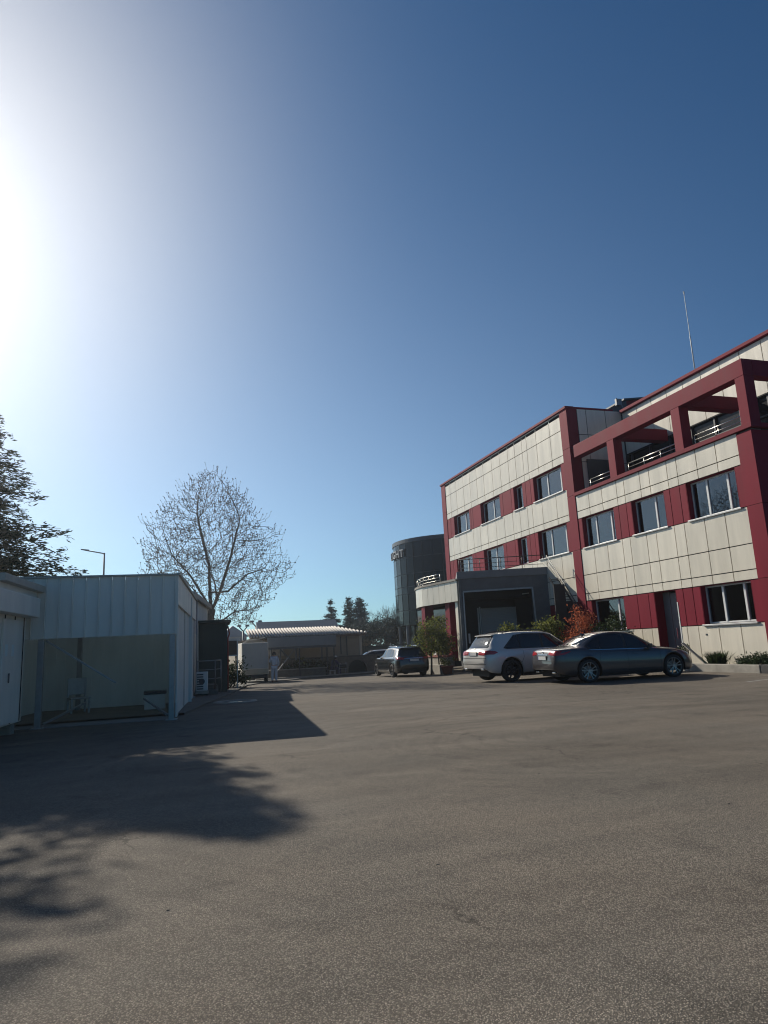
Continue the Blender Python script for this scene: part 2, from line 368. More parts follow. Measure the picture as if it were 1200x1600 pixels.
# ================================================================ main building
X0 = 18.2
B = thing('office_building', 'three storey office block clad in cream and crimson panels with roof terrace', 'building', (18.2, 27.3, 0))
red, back = MB(), MB()
YR = [27.3, 26.26, 25.26, 24.2, 23.68, 22.64, 22.06, 21.02, 20.48, 19.46, 18.5, 17.49]
YL = [43.03, 42.2, 41.15, 39.97, 38.92, 37.9, 36.88, 35.7, 34.63, 33.6, 32.76, 31.91, 31.39, 30.37, 29.0, 27.95]
G = .017
def panels(kind, ys, z0, z1, x=X0, th=.03):
    mb = MB(); nm, mk = kind
    for a, b in zip(ys[:-1], ys[1:]):
        mb.box(x, min(a, b)+G, z0+G, x+th, max(a, b)-G, z1-G)
    mb.build(nm, M[mk], B, world=True)
WP, RP = ('cream_cladding', 'white'), ('crimson_cladding', 'red')
for ys in (YR, YL):
    for z0, z1 in ((2.93, 3.26), (3.26, 4.11), (4.11, 5.33)):
        if ys is YL and z0 < 2.9: continue
        panels(WP, ys, z0, z1)
for z0, z1 in ((6.77, 7.12), (7.12, 7.88)): panels(WP, YR, z0, z1)
for z0, z1 in ((6.80, 7.12), (7.12, 8.36), (9.72, 10.1), (10.1, 11.36), (11.36, 12.28)): panels(WP, YL, z0, z1)
WR1 = [(26.98, 24.56), (23.36, 21.36), (20.14, 17.79)]
WL2 = [(41.85, 39.33), (37.63, 35.0), (33.28, 32.25), (31.05, 28.28)]
LW = [(26.9, 24.56), (20.12, 17.82)]
# red window bands
def redband(ylim, joints, wins, z0, z1):
    ys = [ylim[0]]
    segs = []; cur = ylim[0]
    for a, b in wins: segs.append((cur, a)); cur = b
    segs.append((cur, ylim[1]))
    for a, b in segs:
        if a-b < .02: continue
        js = [a]+[j for j in joints if b+.05 < j < a-.05]+[b]
        panels(RP, js, z0, z1)
        back.box(X0+.03, b, z0, X0+.32, a, z1)
redband((27.3, 17.49), [24.2, 23.68, 21.02, 20.48], WR1, 5.33, 6.77)
redband((27.3, 17.49), [23.67, 22.97, 21.0, 20.5], [LW[0], (22.63, 21.39), LW[1]], 1.54, 2.93)
JL = [42.45, 39.11, 38.8, 34.63, 33.58, 31.9, 31.37]
redband((43.03, 27.95), JL, WL2, 8.36, 9.72)
redband((43.03, 27.95), JL, [(a, b) for a, b in WL2], 5.33, 6.80)
# ground floor white skirting right wing
for seg in ([27.3, 26.3, 25.3, 24.16, 23.59, 22.99, 22.63], [21.39, 21.03, 20.46, 19.48, 18.51, 17.49]):
    panels(WP, seg, .12, 1.54); back.box(X0+.03, seg[-1], 0, X0+.32, seg[0], 1.54)
# ground floor of the left wing behind the dock (red)
panels(RP, [43.03, 41, 39, 37, 35, 33, 31, 29.6, 27.95], -.1, 2.93); back.box(X0+.03, 27.95, -.3, X0+.32, 43.03, 2.93)
for y0, y1, z0, z1 in ((17.49, 27.3, 2.93, 5.33), (17.49, 27.3, 6.77, 7.88), (27.95, 43.03, 2.93, 5.33), (27.95, 43.03, 6.80, 8.36), (27.95, 43.03, 9.72, 12.28)):
    back.box(X0+.03, y0, z0, X0+.32, y1, z1)
# columns
colm = MB()
def colseg(mb, x0, x1, y0, y1, zs):
    mb = MB()
    for a, b in zip(zs[:-1], zs[1:]): mb.box(x0, y0, a+.006, x1, y1, b-.006)
    mb.build('corner_column', M['red'], B, world=True, bevel=.006)
colseg(colm, X0-.03, X0+.55, 27.3, 27.95, [-.1, 2.93, 5.33, 7.95, 10.3, 12.3])
colseg(colm, X0-.03, X0+.5, 43.03, 43.72, [-.3, 2.93, 5.33, 7.95, 10.3, 12.3])
colseg(colm, X0-.03, X0+.5, 16.85, 17.49, [-.05, 2.93, 5.33, 7.82])
# end wall facing the near side
for a, b in zip(np.arange(18.72, 30, 1.3)[:-1], np.arange(18.72, 30, 1.3)[1:]):
    for z0, z1 in ((0, 2.93), (2.93, 5.33), (5.33, 7.85)): red.box(a+G, 16.9, z0+G, b-G, 16.93, z1-G)
back.box(18.7, 16.93, 0, 29.8, 17.2, 7.9)
back.box(29.5, 17.2, 0, 29.8, 43.6, 12.2)      # rear wall
back.box(18.52, 43.3, -.5, 29.8, 43.7, 12.25)  # far end wall
red.build('end_cladding', M['red'], B, world=True)
white = MB()
# left wing cheek wall towards the terrace, Y = 27.33
for z0, z1 in ((8.05, 9.6), (9.6, 10.97), (10.97, 12.28)):
    for a, b in ((18.75, 19.25), (19.25, 20.35), (20.35, 21.3)):
        white.box(a+G, 27.27, z0+G, b-G, 27.30, z1-G)
back.box(18.74, 27.30, 7.9, 29.5, 27.6, 12.25)
white.build('cheek_cladding', M['white'], B, world=True); white = MB()
# setback attic wall X = 21.3
XS = 21.3
YS = [27.2, 26.1, 25.05, 24.0, 22.96, 21.87, 20.81, 19.77, 18.71, 17.4]
for a, b in zip(YS[:-1], YS[1:]): white.box(XS, b+G, 10.05, XS+.03, a-G, 12.14)
back.box(XS+.03, 17.4, 10.05, XS+.3, 27.3, 12.14)
back.box(XS, 17.4, 10.0, XS+.3, 27.3, 10.045)
for a, b in ((21.33, 23), (23, 25), (25, 27), (27, 29.5)): white.box(a+G, 17.37, 8.05, b-G, 17.40, 12.14)
back.box(XS+.06, 17.40, 7.9, 29.5, 17.7, 12.14)
white.build('attic_cladding', M['white'], B, world=True)
back.build('wall', M['joint'], B, world=True)
# roofs, terrace floor, trims
rf = MB(); rf.box(18.2, 27.6, 12.05, 29.8, 43.7, 12.2); rf.box(XS+.05, 17.4, 12.1, 29.6, 27.3, 12.18)
rf.box(18.3, 16.95, 7.85, XS+.1, 27.3, 8.0); rf.build('roof', M['galv'], B, world=True)
tr = MB(); tr.box(X0-.09, 27.28, 12.28, X0+.4, 43.8, 12.40); tr.box(X0+.4, 27.28, 12.28, 20.85, 27.6, 12.38)
tr.box(XS-.14, 17.2, 12.17, XS+.3, 27.2, 12.31); tr.box(XS-.14, 17.2, 12.14, 29.6, 17.35, 12.31)
tr.build('parapet_trim', M['red'], B, world=True, bevel=.01)
lg = MB(); lg.box(X0-.10, 16.75, 7.88, X0+.35, 27.3, 8.03); lg.box(X0+.35, 16.75, 7.88, 29.6, 17.2, 8.03)
for y in (24.6, 22.0, 19.4): lg.box(X0-.102, y-.005, 7.882, X0-.098, y+.005, 8.028)
lg.build('terrace_ledge', M['red'], B, world=True, bevel=.008)
pg = MB()
pg.box(X0+.02, 16.85, 9.73, X0+.45, 27.1, 10.32)
for y0, y1 in ((24.06, 24.54), (19.98, 20.44), (16.85, 17.25)): pg.box(X0+.02, y0, 8.03, X0+.45, y1, 9.725)
for y0, y1 in ((24.06, 24.5), (19.98, 20.42)): pg.box(X0+.455, y0, 9.76, XS-.15, y1, 10.29)
pg.box(X0+.455, 16.85, 9.73, 26, 17.24, 10.32); pg.box(21.2, 16.86, 8.03, 21.6, 17.24, 9.725)
pg.build('pergola_frame', M['red'], B, world=True, bevel=.012)
def railing(pts, z0, hs, r, rp, step=1.2, m='steel', name='railing', parent=None, world=True, zf=None):
    mb = MB(); zf = zf or (lambda p: z0)
    for h in hs:
        mb.tube([(p[0], p[1], (p[2] if len(p) > 2 else z0)+h) for p in pts], r if h == hs[-1] else r*.6, 6)
    for a, b in zip(pts[:-1], pts[1:]):
        A = Vector((a[0], a[1], a[2] if len(a) > 2 else z0)); Bv = Vector((b[0], b[1], b[2] if len(b) > 2 else z0))
        n = max(1, round((Bv-A).length/step))
        for i in range(n+1):
            q = A.lerp(Bv, i/n); mb.tube([q, q+Vector((0, 0, hs[-1]))], rp, 6)
    return mb.build(name, M[m], parent, world=world, smooth=True)
for y0, y1 in ((26.3, 24.6), (23.5, 20.5), (19.6, 17.3)):
    railing([(18.42, y0), (18.42, y1)], 8.03, (.1, .26, .43), .024, .012, 1.15, parent=B)
# attic glazing
gz = MB(); gz.box(XS+.15, 17.4, 8.0, XS+.17, 27.2, 10.0); gz.build('attic_glazing', mat('attic_dark_glass', (.008, .009, .011), .25, spec=.25), B, world=True)
gm = MB()
for y in np.arange(17.5, 27.3, 1.35): gm.box(XS+.06, y-.04, 8.0, XS+.149, y+.04, 10.0)
gm.box(XS+.06, 17.4, 9.2, XS+.14, 27.2, 9.26); gm.build('glazing_mullions', M['frame_dark'], B, world=True)
dr = MB(); dr.box(19.0, 27.20, 8.03, 20.3, 27.265, 9.72); d_ = dr.build('terrace_door', M['frame_dark'], B, world=True)
ph = MB(); ph.add([(22.0, 27.7, 12.18), (26.5, 27.7, 12.18), (26.5, 33, 12.18), (22.0, 33, 12.18), (22.0, 27.7, 13.05), (26.5, 27.7, 13.62), (26.5, 33, 13.62), (22.0, 33, 13.05)], [(0,3,2,1),(4,5,6,7),(0,1,5,4),(1,2,6,5),(2,3,7,6),(3,0,4,7)])
ph.build('roof_stair_tower', M['red'], B, world=True)
pe = MB(); pe.add([(21.8, 27.55, 13.04), (26.6, 27.55, 13.66), (26.6, 33.1, 13.66), (21.8, 33.1, 13.04), (21.8, 27.55, 13.12), (26.6, 27.55, 13.74), (26.6, 33.1, 13.74), (21.8, 33.1, 13.12)], [(0,3,2,1),(4,5,6,7),(0,1,5,4),(1,2,6,5),(2,3,7,6),(3,0,4,7)])
pe.build('tower_roof_edge', M['frame_dark'], B, world=True)
# windows
def window(y0, y1, z0, z1, mull, sill=True, blinds=0.0, bl_side=0, name='window', transom=None, dark=False):
    """y0 > y1"""
    lin = MB(); x1 = X0+.30
    lin.box(X0+.004, y0-.012, z0, x1, y0+.004, z1); lin.box(X0+.004, y1-.004, z0, x1, y1+.012, z1); lin.box(X0+.034, y1+.012, z1-.012, x1, y0-.012, z1+.0)
    lin.box(X0+.034, y1+.012, z0, x1, y0-.012, z0+.012)
    wr = lin.build(name, M['red'], B, world=True)
    f = MB(); xf = X0+.22; a, b = y0-.012, y1+.012; fw = .055; zz0, zz1 = z0+.03, z1-.02
    f.box(xf, b, zz1-fw, xf+.07, a, zz1); f.box(xf, b, zz0, xf+.07, a, zz0+fw)
    f.box(xf, a-fw, zz0+fw, xf+.07, a, zz1-fw); f.box(xf, b, zz0+fw, xf+.07, b+fw, zz1-fw)
    for t in mull:
        y = a+(b-a)*t; f.box(xf-.012, y-.045, zz0+fw+.001, xf+.06, y+.045, zz1-fw-.001)
    if transom: f.box(xf, b+fw, transom-.03, xf+.05, a-fw, transom+.03)
    f.build('frame', M['frame'], wr, world=True, bevel=.005)
    g = MB(); g.box(xf+.025, b+.02, zz0+.02, xf+.037, a-.02, zz1-.02); g.build('pane', M['glass'], wr, world=True)
    rm = MB(); xr = X0+1.6
    rm.box(xr, b, z0, xr+.05, a, z1); rm.box(x1, b-.02, z0, xr, b, z1); rm.box(x1, a, z0, xr, a+.02, z1); rm.box(x1, b, z1, xr, a, z1+.02); rm.box(x1, b, z0-.02, xr, a, z0)
    rm.build('room', M['roomdark'], wr, world=True)
    if blinds:
        bl = MB(); ya, yb = (a-.03, a-(a-b)*blinds) if bl_side == 0 else (b+(a-b)*blinds, b+.03)
        y = yb
        while y < ya-.09:
            bl.bar((xf+.16, y+.045, z0+.08), (xf+.16, y+.045, z1-.05), .085, .004, 0, upv=(1, .55, 0)); y += .092
        bl.build('blinds', M['blind'], wr, world=True)
    if sill:
        s = MB(); s.box(X0-.07, y1-.09, z0-.045, X0+.22, y0+.06, z0+.012); s.build('sill', M['sill'], wr, world=True, bevel=.006)
    return wr
window(*WR1[0], 5.345, 6.77, (.33, .80)); window(*WR1[1], 5.345, 6.77, (.62,), blinds=1.0)
window(*WR1[2], 5.345, 6.77, (.34, .76), blinds=1.0, bl_side=1)
window(*LW[0], 1.55, 2.93, (.72,), sill=True, blinds=.98, bl_side=1)
window(*LW[1], 1.55, 2.93, (.36, .78), blinds=.66, bl_side=1)
window(*WL2[0], 8.38, 9.72, (.6,), blinds=.6, bl_side=1); window(*WL2[1], 8.38, 9.72, (.55,), blinds=.6, bl_side=1)
window(*WL2[2], 8.38, 9.72, (), blinds=0); window(*WL2[3], 8.38, 9.72, (.4, .86), blinds=.55, bl_side=1)
window(*WL2[0], 5.345, 6.80, (.55,), sill=False, blinds=1); window(*WL2[1], 5.345, 6.80, (.5,), sill=False, blinds=1)
window(*WL2[2], 5.345, 6.80, (), sill=False); window(*WL2[3], 5.345, 6.80, (.36, .85), blinds=.9, bl_side=1)
# entrance door
dl = MB(); y0, y1 = 22.63, 21.39
dl.box(X0+.004, y0-.012, .05, X0+.62, y0, 2.93); dl.box(X0+.004, y1, .05, X0+.62, y1+.012, 2.93); dl.box(X0+.034, y1, 2.915, X0+.62, y0, 2.93)
door_ = dl.build('entrance_door', M['red'], B, world=True)
lf = MB(); lf.box(X0+.40, y1+.10, .1, X0+.44, y0-.42, 2.85); lf.box(X0+.38, y0-.42, .1, X0+.5, y0-.30, 2.9); lf.box(X0+.40, y0-.30, .1, X0+.45, y0-.013, 2.9)
lf.build('door_leaf', mat('grey_door', (.16, .165, .17), .55, noise=.1), door_, world=True, bevel=.004)
lw = MB(); lw.box(X0+.385, y1+.17, 1.72, X0+.399, y1+.45, 2.55); lw.build('door_window', M['carglass'], door_, world=True)
lh = MB(); lh.tube([(X0+.36, y1+.62, 1.1), (X0+.36, y1+.62, 1.5)], .014, 8); lh.build('handle', M['chrome'], door_, world=True)
jl = MB(); jl.box(X0-.012, y1-.05, .1, X0+.2, y1+.0, 2.45); jl.build('door_jamb', M['frame'], door_, world=True)
vs = MB(); vs.box(X0-.012, 20.14, 1.18, X0, 20.06, 1.24); vs.build('socket', M['frame_dark'], B, world=True)

# antenna on the roof
an = thing('roof_antenna', 'thin pale whip antenna standing on the attic roof', 'antenna', (22.3, 23.15, 12.18))
mb = MB(); mb.tube([(0, 0, 0), (0, 0, 2.3), (0, 0, 2.32), (.0, .0, 4.4)], [.032, .026, .016, .012], 8); mb.build('mast', M['plasticw'], an, smooth=True)
mb = MB(); mb.lathe([(0, 0), (.12, 0), (.12, .05), (.04, .09), (.04, .5)], n=12); mb.build('mast_foot', M['galv'], an)
mb = MB(); mb.tube([(0, 0, 4.4), (0, 0, 4.52)], .03, 8); mb.build('tip', M['plasticw'], an)
eq = thing('rooftop_unit', 'dark sloped ventilation housing on the roof edge beside the stair tower', 'roof unit', (21.3, 27.7, 12.3))
mb = MB(); mb.add([(20.82, 27.64, 12.2), (22.0, 27.64, 12.2), (22.0, 28.6, 12.2), (20.82, 28.6, 12.2), (20.82, 27.64, 12.5), (22.0, 27.64, 13.06), (22.0, 28.6, 13.06), (20.82, 28.6, 12.5)], [(0,3,2,1),(4,5,6,7),(0,1,5,4),(1,2,6,5),(2,3,7,6),(3,0,4,7)]); mb.build('casing', mat('slate_sheet', (.05, .06, .07), .7, noise=.2), eq, world=True)
mb = MB(); mb.box(21.30, 27.5, 12.72, 21.62, 27.63, 13.06); mb.bar((21.35, 27.5, 12.9), (21.2, 27.35, 13.02), .03); mb.bar((21.55, 27.5, 12.75), (21.62, 27.4, 12.5), .04); mb.build('bracket', M['lampgrey'], eq, world=True)

# ================================================================ loading dock and terrace
D = thing('loading_dock', 'dark grey loading dock box with lowered roller shutter', 'loading dock', (14.0, 32.2, -.1), math.atan2(-1.7, 4.2))
LD = 4.53
mb = MB()     # local x along the front, y backwards
zb = -.2
mb.box(0, 0, zb, .16, .55, 4.65); mb.box(3.72, 0, zb, LD, .55, 3.95); mb.box(.16, .001, 4.02, 3.72, .5, 4.62); mb.box(3.72, .0005, 3.95, LD, .5, 4.62)
mb.box(0, .56, zb, .16, 6, 4.6); mb.box(LD-.2, .56, zb, LD, 3, 4.6)
mb.build('dock_wall', M['dock'], D, bevel=.01)
mb = MB(); mb.box(-.05, -.06, 4.62, LD+.03, 6.5, 5.0); mb.build('coping', mat('grey_coping', (.19, .20, .21), .8, noise=.15, nscale=2), D, bevel=.015)
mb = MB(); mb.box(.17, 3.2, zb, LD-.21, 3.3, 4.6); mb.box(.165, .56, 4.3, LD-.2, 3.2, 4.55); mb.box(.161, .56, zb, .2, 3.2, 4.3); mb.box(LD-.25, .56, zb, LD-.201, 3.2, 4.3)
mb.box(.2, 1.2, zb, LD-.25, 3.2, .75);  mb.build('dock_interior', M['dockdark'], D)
mb = MB(); z = .75
while z < 3.16: mb.box(1.22, 3.10, z, 3.35, 3.15, z+.07); mb.box(1.22, 3.115, z+.07, 3.35, 3.15, z+.085); z += .085
mb.build('roller_shutter', M['shutter'], D, bevel=.012)
mb = MB(); mb.box(1.02, 3.06, .75, 1.10, 3.14, 3.25); mb.box(1.13, 3.05, .75, 1.2, 3.16, 3.3); mb.box(3.36, 3.05, .75, 3.42, 3.16, 3.3); mb.build('shutter_guide', M['galv'], D)
mb = MB(); mb.bar((.2, -.03, 3.96), (3.74, -.03, 3.99), .08); mb.bar((3.72, -.03, 3.99), (3.80, -.03, .6), .08); mb.bar((.22, -.03, 3.96), (.2, -.03, .0), .07)
mb.build('door_rail', M['galv'], D)
mb = MB(); mb.box(.36, .8, 1.35, .46, .84, 1.85); mb.build('control_box', M['plasticw'], D)
mb = MB(); mb.bar((3.3, .9, 3.75), (3.65, .9, 3.78), .05); mb.build('lamp_strip', M['sill'], D)
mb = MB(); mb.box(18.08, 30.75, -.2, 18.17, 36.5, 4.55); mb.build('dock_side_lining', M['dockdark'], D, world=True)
# roof railing (black) on the dock
rp = [(.1, .3), (LD-.1, .3), (LD-.1, 3.3)]
railing([(p[0], p[1]) for p in rp], 5.0, (.2, .42, .66), .022, .018, 1.05, 'railblack', 'roof_railing', D, False)

T = thing('curved_terrace', 'raised curved terrace with pale panel fascia and steel railing left of the dock', 'terrace', (14, 32.4, 0))
arc = [(14.02, 32.45), (13.85, 33.8), (13.65, 35.2), (13.52, 36.3), (13.6, 37.4), (13.9, 38.5), (14.5, 39.7), (15.3, 40.9), (16.3, 42.1), (17.4, 43.1), (18.15, 43.75)]
def arcpt(t):
    n = len(arc)-1; i = min(int(t*n), n-1); f = t*n-i
    return Vector((arc[i][0]+(arc[i+1][0]-arc[i][0])*f, arc[i][1]+(arc[i+1][1]-arc[i][1])*f))
fas = MB(); cap_ = MB(); N = 27
# spline-like resample by arclength
seg = [math.dist(a, b) for a, b in zip(arc[:-1], arc[1:])]; tot = sum(seg)
def arcl(s):
    for i, L_ in enumerate(seg):
        if s <= L_+1e-9: f = s/L_; return Vector((arc[i][0]+(arc[i+1][0]-arc[i][0])*f, arc[i][1]+(arc[i+1][1]-arc[i][1])*f))
        s -= L_
    return Vector(arc[-1])
n = int(tot/.62)
for i in range(n):
    a = arcl(tot*i/n); b = arcl(tot*(i+1)/n); d = (b-a).normalized(); nrm = Vector((-d.y, d.x))  # inward
    if nrm.x < 0 and nrm.y < 0: nrm = -nrm
    a2, b2 = a+d*.012, b-d*.012
    fas.add([(a2.x, a2.y, 3.42), (b2.x, b2.y, 3.42), (b2.x, b2.y, 4.46), (a2.x, a2.y, 4.46), (a2.x+.06, a2.y, 3.42), (b2.x+.06, b2.y, 3.42), (b2.x+.06, b2.y, 4.46), (a2.x+.06, a2.y, 4.46)],
            [(0,1,2,3),(4,7,6,5),(0,4,5,1),(3,2,6,7),(0,3,7,4),(1,5,6,2)])
fas.build('fascia_panels', M['white'], T, world=True)
pts = [(arcl(tot*i/n).x+.06, arcl(tot*i/n).y) for i in range(n+1)]
mb = MB(); mb.prism(pts+[(18.2, 32.0)], 3.50, 4.45); mb.build('terrace_slab', M['joint'], T, world=True)
ptc = [(arcl(tot*i/n).x-.06, arcl(tot*i/n).y) for i in range(n+1)]
mb = MB(); mb.prism(ptc+[(18.2, 32.0)], 4.47, 4.58); mb.build('terrace_coping', M['conc'], T, world=True)
railing([(arcl(tot*i/20).x+.12, arcl(tot*i/20).y) for i in range(21)][3:], 4.58, (.12, .28, .45), .022, .016, 5, 'steel', 'railing', T)
mb = MB(); mb.box(13.62, 36.3, -.4, 14.15, 36.85, 3.49); mb.build('column', M['red'], T, world=True, bevel=.008)
mb = MB(); mb.box(14.0, 33.6, .4, 14.42, 34.2, 3.49); mb.build('column', M['red'], T, world=True, bevel=.008)
mb = MB(); mb.box(14.12, 32.75, .4, 14.4, 33.1, 3.49); mb.build('pier', M['white'], T, world=True, bevel=.008)
mb = MB(); mb.box(15.6, 36, -.3, 15.7, 43, 3.49); mb.build('recess_wall', M['towerglass'], T, world=True)
mb = MB(); mb.box(13.3, 32.6, -.4, 13.6, 37.4, .62); mb.box(13.6, 37.1, -.4, 15.6, 37.4, .62); mb.build('plinth_wall', M['conc'], T, world=True, bevel=.02)
mb = MB(); mb.box(13.25, 32.55, .62, 13.72, 37.4, .72); mb.build('plinth_coping', mat('red_brick_coping', (.25, .08, .06), .85, noise=.2), T, world=True)
mb = MB(); mb.box(13.0, 32.9, -.3, 13.29, 36.2, .25); mb.build('plinth_step', M['conc'], T, world=True, bevel=.02)

# stair from the dock roof down along the facade
S = thing('outside_stair', 'outside stair with black handrail descending from dock roof along the facade', 'stair', (17.4, 28.8, 0))
for sx in (17.62, 18.08):
    mb = MB(); mb.bar((sx, 29.4, 4.25), (sx, 25.7, .1), .03, .09); mb.build('stringer', M['railblack'], S, world=True)
for i in range(16):
    mb = MB(); f = (i+.5)/16; mb.box(17.645, 29.4-3.7*f-.10, 4.25-4.15*f, 18.055, 29.4-3.7*f+.10, 4.27-4.15*f); mb.build('tread', M['railblack'], S, world=True)
railing([(17.6, 29.4, 4.9), (17.6, 25.3, .25)], 0, (.22, .45), .02, .016, 1.5, 'railblack', 'handrail', S)
mb = MB(); mb.box(17.0, 28.0, .1, 17.58, 28.06, 3.78); mb.box(17.58, 28.0, .1, 17.97, 28.06, 3.0); mb.build('stair_screen', M['dockdark'], S, world=True)

# ================================================================ planting bed and kerb
mb = MB(); mb.box(17.1, 8, -.05, 17.3, 16.86, .26); 
kd = mb.build('dark_kerb', M['concblack'], None, bevel=.02); tag(kd, 'dark painted kerb end at the right of the planting bed', 'kerb')
mb = MB(); mb.box(17.1, 16.9, -.05, 17.3, 19.9, .25); mb.box(17.1, 19.92, -.05, 17.3, 24.9, .25); mb.box(17.1, 24.92, -.05, 17.3, 29.5, .25)
kl = mb.build('kerb', M['conc'], None, bevel=.02); tag(kl, 'pale weathered concrete kerb in front of the planting bed', 'kerb')
mb = MB(); mb.box(17.3, 8, -.05, 18.24, 29.4, .17); kb = mb.build('planting_bed', M['soil']); tag(kb, 'strip of bare soil between kerb and facade', None, None, 'structure')

def bush(name, label, cat, c, rad, h, n, size, mats, seed, z0=.15, spread=.16, clumps=26, stems=True, group=None, extra=None):
    rng = random.Random(seed)
    t = thing(name, label, cat, (c[0], c[1], z0), 0, group)
    cs = []
    for i in range(clumps):
        a = rng.uniform(0, 6.283); r = math.sqrt(rng.random()); hh = rng.uniform(.25, 1)
        k = math.sqrt(max(0, 1-(hh-.45)**2*1.8))
        cs.append((math.cos(a)*r*rad[0]*k, math.sin(a)*r*rad[1]*k, hh*h*rng.uniform(.75, 1.0)))
    mb = MB(); leafcloud(mb, cs, n, size, spread, rng)
    mb.build('foliage', M[mats], t)
    if extra:
        mb = MB(); leafcloud(mb, rng.sample(cs, min(len(cs), extra[1])), extra[2], extra[3], .1, rng); mb.build('flowers', M[extra[0]], t)
    if stems:
        mb = MB()
        for cc in cs[:14]:
            p = Vector(cc); mb.tube([(p.x*.15, p.y*.15, 0), (p.x*.5, p.y*.5, p.z*.5), p], [.018, .012, .005], 4)
        mb.build('stems', M['bark'], t)
    return t
bush('hedge', 'olive green bush behind the silver car roof', 'bush', (14.75, 28.4), (.6, .6), 2.1, 2600, .075, 'leafgreen', 3, 0, clumps=40)
bush('hedge', 'yellow green bush between the dock and the rust red shrub', 'bush', (15.75, 26.9), (.65, .6), 2.1, 2600, .075, 'leafgreen', 4, .1, clumps=40)
bush('red_shrub', 'rust red leaved shrub below the stair handrail', 'shrub', (16.55, 25.5), (.6, .8), 2.45, 2600, .06, 'leafred', 5, .1, clumps=34)
bush('dark_shrub', 'dark green shrub with pale flowers under the ground floor window', 'shrub', (16.95, 23.9), (.5, 1.0), 1.9, 2800, .07, 'leafdark', 6, .1, clumps=38, extra=('flower', 16, 60, .03))
def spiky(name, label, c, r, h, n, seed, m='leafdark'):
    rng = random.Random(seed); t = thing(name, label, 'plant', (c[0], c[1], .16)); mb = MB()
    for i in range(n):
        a = rng.uniform(0, 6.283); q = rng.uniform(.2, 1)*r; b0 = Vector((rng.gauss(0, r*.2), rng.gauss(0, r*.2), 0)); tip = b0+Vector((math.cos(a)*q, math.sin(a)*q, h*rng.uniform(.5, 1.05)))
        s = Vector((-math.sin(a), math.cos(a), 0))*.018; m1 = b0.lerp(tip, .5)+Vector((0, 0, h*.12))
        mb.add([b0-s, b0+s, m1+s, m1-s, tip], [(0, 1, 2, 3), (3, 2, 4)])
    mb.build('blades', M[m], t)
    return t
spiky('spiky_plant', 'spiky dark green plant below the ground floor window sill', (17.65, 19.15), .5, .5, 420, 7)
bush('low_shrub', 'low rounded green shrub at the right end of the kerb', 'shrub', (17.65, 17.4), (.35, .75), .36, 1800, .045, 'leafdark', 8, .16, spread=.09, clumps=30)
bush('flowering_plant', 'small flowering plant beside the graphite sedan bonnet', 'plant', (17.6, 20.7), (.2, .28), .85, 500, .06, 'leafdark', 9, .16, spread=.07, clumps=14, extra=('flower', 5, 40, .035))
bp = thing('leaning_plank', 'weathered plank leaning from the kerb bed beside the sedan nose', 'plank', (17.5, 19.6, .2))
mb = MB(); mb.bar((17.45, 19.45, .22), (17.45, 20.5, .95), .12, .03); mb.build('board', M['conc'], bp, world=True)
mb = MB(); mb.bar((17.5, 20.35, .17), (17.5, 20.35, .82), .06); mb.build('prop', M['bark'], bp, world=True)
tb = thing('outdoor_table', 'pale topped outdoor table behind the graphite sedan', 'table', (15.7, 21.9, 0))
mb = MB(); mb.box(-.75, -.4, 1.44, .55, .4, 1.48); mb.build('table_top', mat('pale_green_top', (.55, .62, .52), .2, coat=.6), tb, bevel=.01)
for sx, sy in ((-.6, -.3), (.4, -.3), (-.6, .3), (.4, .3)):
    mb = MB(); mb.bar((sx, sy, 0), (sx, sy, 1.44), .04); mb.build('leg', M['railblack'], tb)
mb = MB(); mb.bar((.4, -.3, 1.1), (.52, -.3, 1.43), .03); mb.build('bracket', M['railblack'], tb)

# potted bush + pot left of the dock
pt = thing('terracotta_pot', 'terracotta pot with trailing grey green plant at the dock post', 'plant pot', (13.05, 32.1, zg(13.05, 32.1)))
mb = MB(); mb.lathe([(0, .01), (.2, .01), (.30, .36), (.33, .37), (.33, .42), (.28, .42), (.27, .36), (0, .34)], n=24); mb.build('pot', M['terracotta'], pt, smooth=True)
rng = random.Random(11); mb = MB(); leafcloud(mb, [(rng.gauss(0, .16), rng.gauss(0, .16), .5+rng.random()*.25) for _ in range(12)], 420, .05, .08, rng); mb.build('trailing_plant', M['leafgreen'], pt)
bt = thing('small_broadleaf_tree', 'small evergreen tree in front of the red terrace columns', 'tree', (12.75, 33.4, zg(12.75, 33.4)))
mb = MB(); mb.tube([(-.05, 0, 0), (0, .02, .7), (.03, 0, 1.5), (.1, 0, 2.2)], [.06, .05, .035, .02], 8)
mb.tube([(.45, .1, 0), (.42, .1, .8), (.4, 0, 1.7)], [.045, .035, .02], 7)
mb.tube([(0, 0, .9), (-.4, 0, 1.3), (-.9, .1, 1.5)], [.03, .02, .01], 6); mb.tube([(0, 0, 1.2), (.5, 0, 1.6), (.9, .1, 1.9)], [.03, .02, .01], 6); mb.build('trunk', M['bark'], bt, smooth=True)
rng = random.Random(12); cs = []
for i in range(60):
    hh = rng.uniform(1.15, 2.75); wd = 1.15*math.sqrt(max(.05, 1-((hh-1.6)/1.25)**2)); cs.append((.15+rng.uniform(-1, 1)*wd*(.85), rng.uniform(-.6, .6), hh))
cs += [(-1.05, 0, 1.35), (-1.2, 0, 1.45), (-.95, 0, 1.25)]
mb = MB(); leafcloud(mb, cs, 3400, .075, .15, rng); mb.build('crown', M['leafgreen'], bt)
